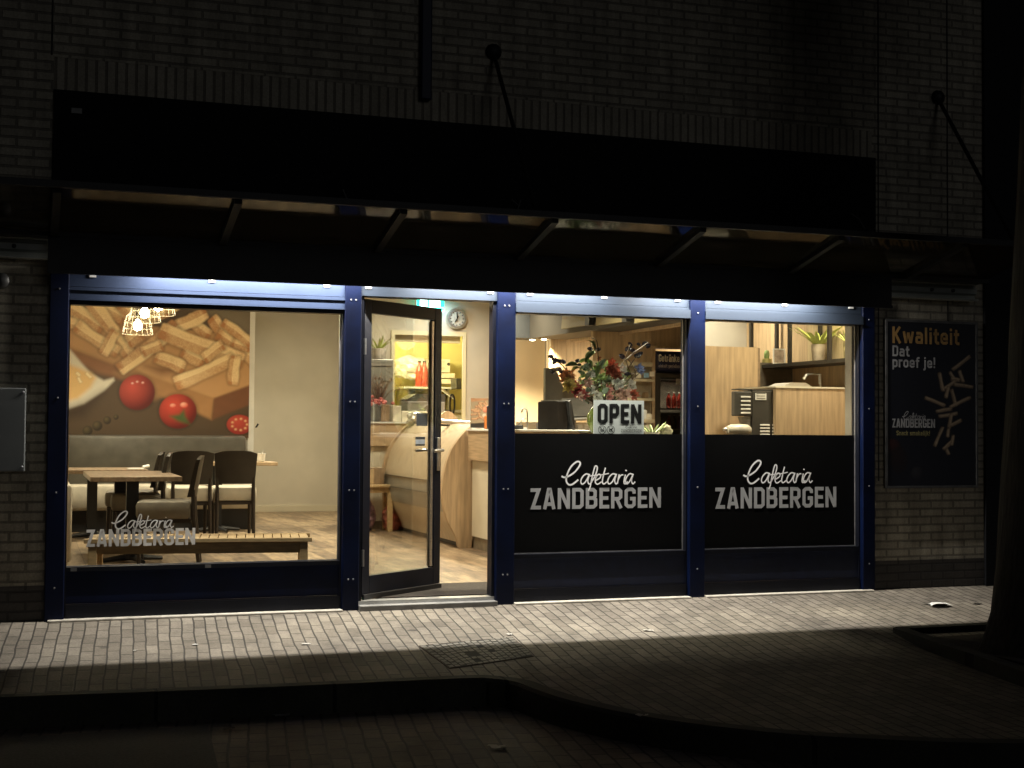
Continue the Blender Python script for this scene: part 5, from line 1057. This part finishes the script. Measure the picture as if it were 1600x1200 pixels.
q = P(1040,674,.4); crumple('ornament', (q.x,.4,1.30), .06, .05, .06, M('cream_ornament', (.5,.46,.30), .6), 'small cream ornament on the ledge below the fridge', 'ornament', 4)
# ---- soft ice side
ip = thing('oak_screen', 'plain tall oak panel behind the soft ice machine', 'panel', (6.5,2.2,fz))
a, b = P(1080,543,2.2), P(1184,543,2.2)
B('panel', OAK, ip, (a.x,b.x,2.2,2.24,fz,b.z)); B('return_panel', OAKD, ip, (b.x,b.x+.03,2.205,2.6,fz,b.z-.005))
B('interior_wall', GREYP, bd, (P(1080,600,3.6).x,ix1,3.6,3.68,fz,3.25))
sm_ = thing('soft_ice_machine', 'dark grey soft ice machine with white vents beside the oak counter box', 'ice machine', (6.2,1.2,1.0))
Ym = 1.25; u = lambda x, y, Y=Ym: P(x,y,Y)
SMM = M('machine_grey', (.055,.05,.042), .4, .2, .1, 5)
x0, x1, x2 = u(1148,610).x, u(1175,610).x, u(1213,610).x; zt_ = u(1180,610).z
B('body', SMM, sm_, (x1,x2+.12,Ym,Ym+.16,.9,zt_), r=.008)
B('head', SMM, sm_, (x0,x1-.002,Ym-.004,Ym+.07,u(1150,650).z,zt_-.01), r=.01)
B('lid', DSTEEL, sm_, (x0+.02,x2+.1,Ym,Ym+.1,zt_+.001,zt_+.012))
MB().prism([(u(1159,651).x,u(1159,651).z),(x1-.002,u(1159,651).z),(x1-.002,u(1172,676).z-.03),(u(1171,676).x,u(1171,676).z-.03)], lambda x,z: (x,Ym+.02,z), lambda x,z: (x,Ym+.08,z)).build('chute', M('machine_light_grey', (.26,.24,.20), .4), sm_)
VW = M('vent_white', (.75,.72,.66), .5)
for (xa_, xb_, ys) in ((1157,1172,(620,626.5,633,639,645)[:6]),(1187,1202,(664,669,674,679)),(1206,1213,(664,669,674,679))):
    mb = MB()
    for y in ys: p0, p1 = u(xa_,y-1.3), u(xb_,y+1.6); mb.rbox(p0.x,p1.x,Ym-.012,Ym-.002 if xa_ > 1180 else Ym-.0062,p1.z,p0.z,.003)
    mb.build('vent', VW, sm_)
p0, p1 = u(1180,614), u(1197,625); B('label_plate', VW, sm_, (p0.x,p1.x,Ym-.006,Ym-.001,p1.z,p0.z)); mb = MB()
for k in range(3): mb.box(p0.x+.01,p1.x-.012,Ym-.0075,Ym-.0063,p1.z+.012+.022*k,p1.z+.017+.022*k)
mb.build('label_print', DSTEEL, sm_)
mx_ = thing('mixer_bowl', 'small rounded cream mixer body in front of the ice machine', 'mixer', (6.1,1.1,1.2))
q = P(1152,671,1.1)
MB().lathe([(0,-.13),(.035,-.12),(.05,-.08),(.055,0),(.05,.08),(.03,.11),(0,.115)], (q.x+.02,1.1,q.z-.005), 18, 'x').build('body', M('mixer_cream', (.50,.46,.38), .3), mx_, True); B('foot', DSTEEL, mx_, (q.x-.06,q.x+.1,1.05,1.15,q.z-.10,q.z-.058)); MB().lathe([(0,-.025),(.018,-.02),(.018,0)], (q.x-.115,1.1,q.z), 10, 'x').build('knob', STEEL, mx_, True)
ob = thing('oak_counter_box', 'big oak counter box under the shelf, right of the ice machine', 'counter', (6.8,1.2,fz))
Yb = 1.2; p0, p1 = P(1212.5,606,Yb), P(1345,606,Yb)
B('body', OAK, ob, (p0.x,7.44,Yb,Yb+.7,fz,p0.z)); B('worktop', CREAM, ob, (p0.x-.01,7.44,Yb-.008,Yb+.71,p0.z+.001,p0.z+.016))
lp = P(1245,599,1.6); MB().prism([(P(1213,604,1.5).x,p0.z+.017),(P(1262,604,1.5).x,p0.z+.017),(P(1250,600,1.5).x,p0.z+.06),(P(1228,600,1.5).x,p0.z+.06)], lambda x,z: (x,1.4,z), lambda x,z: (x,1.7,z)).build('raised_lid', STEEL, ob)
tp = thing('tap', 'chrome swivel tap above the oak counter box', 'tap', (7.2,1.7,1.7))
MB().tube(catmull([tuple(P(x,y,1.7)) for x,y in ((1282,612),(1282,588),(1281,585),(1262,585),(1259,587),(1258,593))],4), .009, 10).build('spout', STEEL, tp, True)
MB().tube([P(1281,600,1.69),P(1281,584,1.69)], .014, 10).build('valve', STEEL, tp, True); MB().tube([P(1256,592,1.7),P(1260,586,1.7)], .015, 8).build('nozzle', STEEL, tp, True)
B('splashback', M('dark_taupe_tile', (.12,.10,.075), .4), ob, (6.9,7.44,2.62,2.66,p0.z-.2,P(1250,568,2.62).z))
sh = thing('wall_shelf', 'black framed oak backed wall shelf with plants above the oak counter box', 'shelf', (7.2,2.0,2.0))
S0, S1 = PX(1172,568,7.1), PX(1330,560,7.1); zs_ = 1.985
FRM = M('black_brown_frame', (.022,.018,.014), .5)
B('board', FRM, sh, (7.08,7.44,.95,S0.y,zs_-.035,zs_))
for x in (1174,1234,1296):
    q = PX(x,540,7.1); B('upright', FRM, sh, (7.085,7.115,q.y-.02,q.y+.02,zs_,2.7)); 
B('rear_upright', FRM, sh, (7.38,7.41,2.0,2.04,zs_,2.7), (7.38,7.41,2.84,2.88,zs_,2.7))
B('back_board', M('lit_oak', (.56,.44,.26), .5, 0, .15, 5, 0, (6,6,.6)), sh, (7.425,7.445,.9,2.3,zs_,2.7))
q = PX(1279,536,7.25); potplant('potted_aloe', (7.25,q.y), zs_, .075, .17, 'green aloe in a grey square pot on the wall shelf', 22, .34, .03, M('stone_pot', (.42,.35,.26), .7), 21, spread=.9)
q = PX(1312,530,7.2); potplant('potted_grass', (7.28,q.y-.02), zs_, .05, .18, 'grassy plant in a patterned pot at the right end of the shelf', 14, .22, .012, M('patterned_pot', (.5,.42,.2), .6, 0, .6, 22), 33, spread=1.1)
q = PX(1198,560,7.2); cact = thing('cactus', 'small cactus in a yellow pot on the wall shelf', 'cactus', (7.2,q.y,zs_))
MB().lathe([(.035,0),(.045,.01),(.05,.07),(.04,.07),(0,.065)], (7.2,q.y,zs_), 14).build('pot', M('yellow_pot', (.55,.50,.20), .6), cact, True); MB().lathe([(.02,.06),(.028,.09),(.028,.13),(.018,.155),(0,.16)], (7.2,q.y,zs_), 12).build('stem', M('cactus_green', (.20,.28,.10), .6), cact, True)
q = PX(1215,555,7.2); pf_ = thing('framed_picture', 'small white picture frame on the wall shelf beside the cactus', 'picture frame', (7.2,q.y,zs_))
B('frame', WHITE, pf_, (7.15,7.29,q.y,q.y+.012,zs_+.001,zs_+.02), (7.15,7.29,q.y,q.y+.012,zs_+.15,zs_+.165), (7.15,7.162,q.y,q.y+.012,zs_+.02,zs_+.15), (7.278,7.29,q.y,q.y+.012,zs_+.02,zs_+.15)); B('print', M('frame_print', (.45,.36,.30), .6, 0, .4, 20), pf_, (7.162,7.278,q.y+.004,q.y+.008,zs_+.02,zs_+.15))
# ================================================================== INDOOR LAMPS (ceiling lamps of the shop)
def ceil_lamp(x, y, e, size=.35, col=(1,.90,.66), z=3.2, sp=112):
    e *= 1.5
    l = bpy.data.lights.new('ceiling_light', 'AREA'); l.shape = 'DISK'; l.size = size; l.energy = e; l.color = col; l.spread = math.radians(sp)
    o = bpy.data.objects.new('ceiling_light', l); COL.objects.link(o); o.location = (x,y,z)
for x, y, e in ((.6,6.4,20),(1.8,6.4,22),(.8,2.8,20),(3.3,3.2,28),(3.4,5.4,26),(3.2,8.8,22),(5.3,3.2,40),(5.3,5.6,36),(6.9,3.0,22),(6.7,5.2,40),(4.5,.95,60)): ceil_lamp(x,y,e)  # unseen lamps; the last one is added to brighten the bouquet
l = bpy.data.lights.new('kitchen_light','POINT'); l.energy=98; l.color=(1,.90,.46); l.shadow_soft_size=.15; o = bpy.data.objects.new('kitchen_light',l); COL.objects.link(o); o.location=(5.3,10.0,2.62)
ceil_lamp(6.7,.72,35,sp=150); ceil_lamp(5.0,7.2,52,sp=165); ceil_lamp(3.7,9.0,13,sp=160)
l = bpy.data.lights.new('shelf_light','AREA'); l.shape='RECTANGLE'; l.size=.9; l.size_y=.03; l.energy=9; l.color=(1,.85,.5); o = bpy.data.objects.new('shelf_light',l); COL.objects.link(o); o.location=(7.2,1.5,2.68)
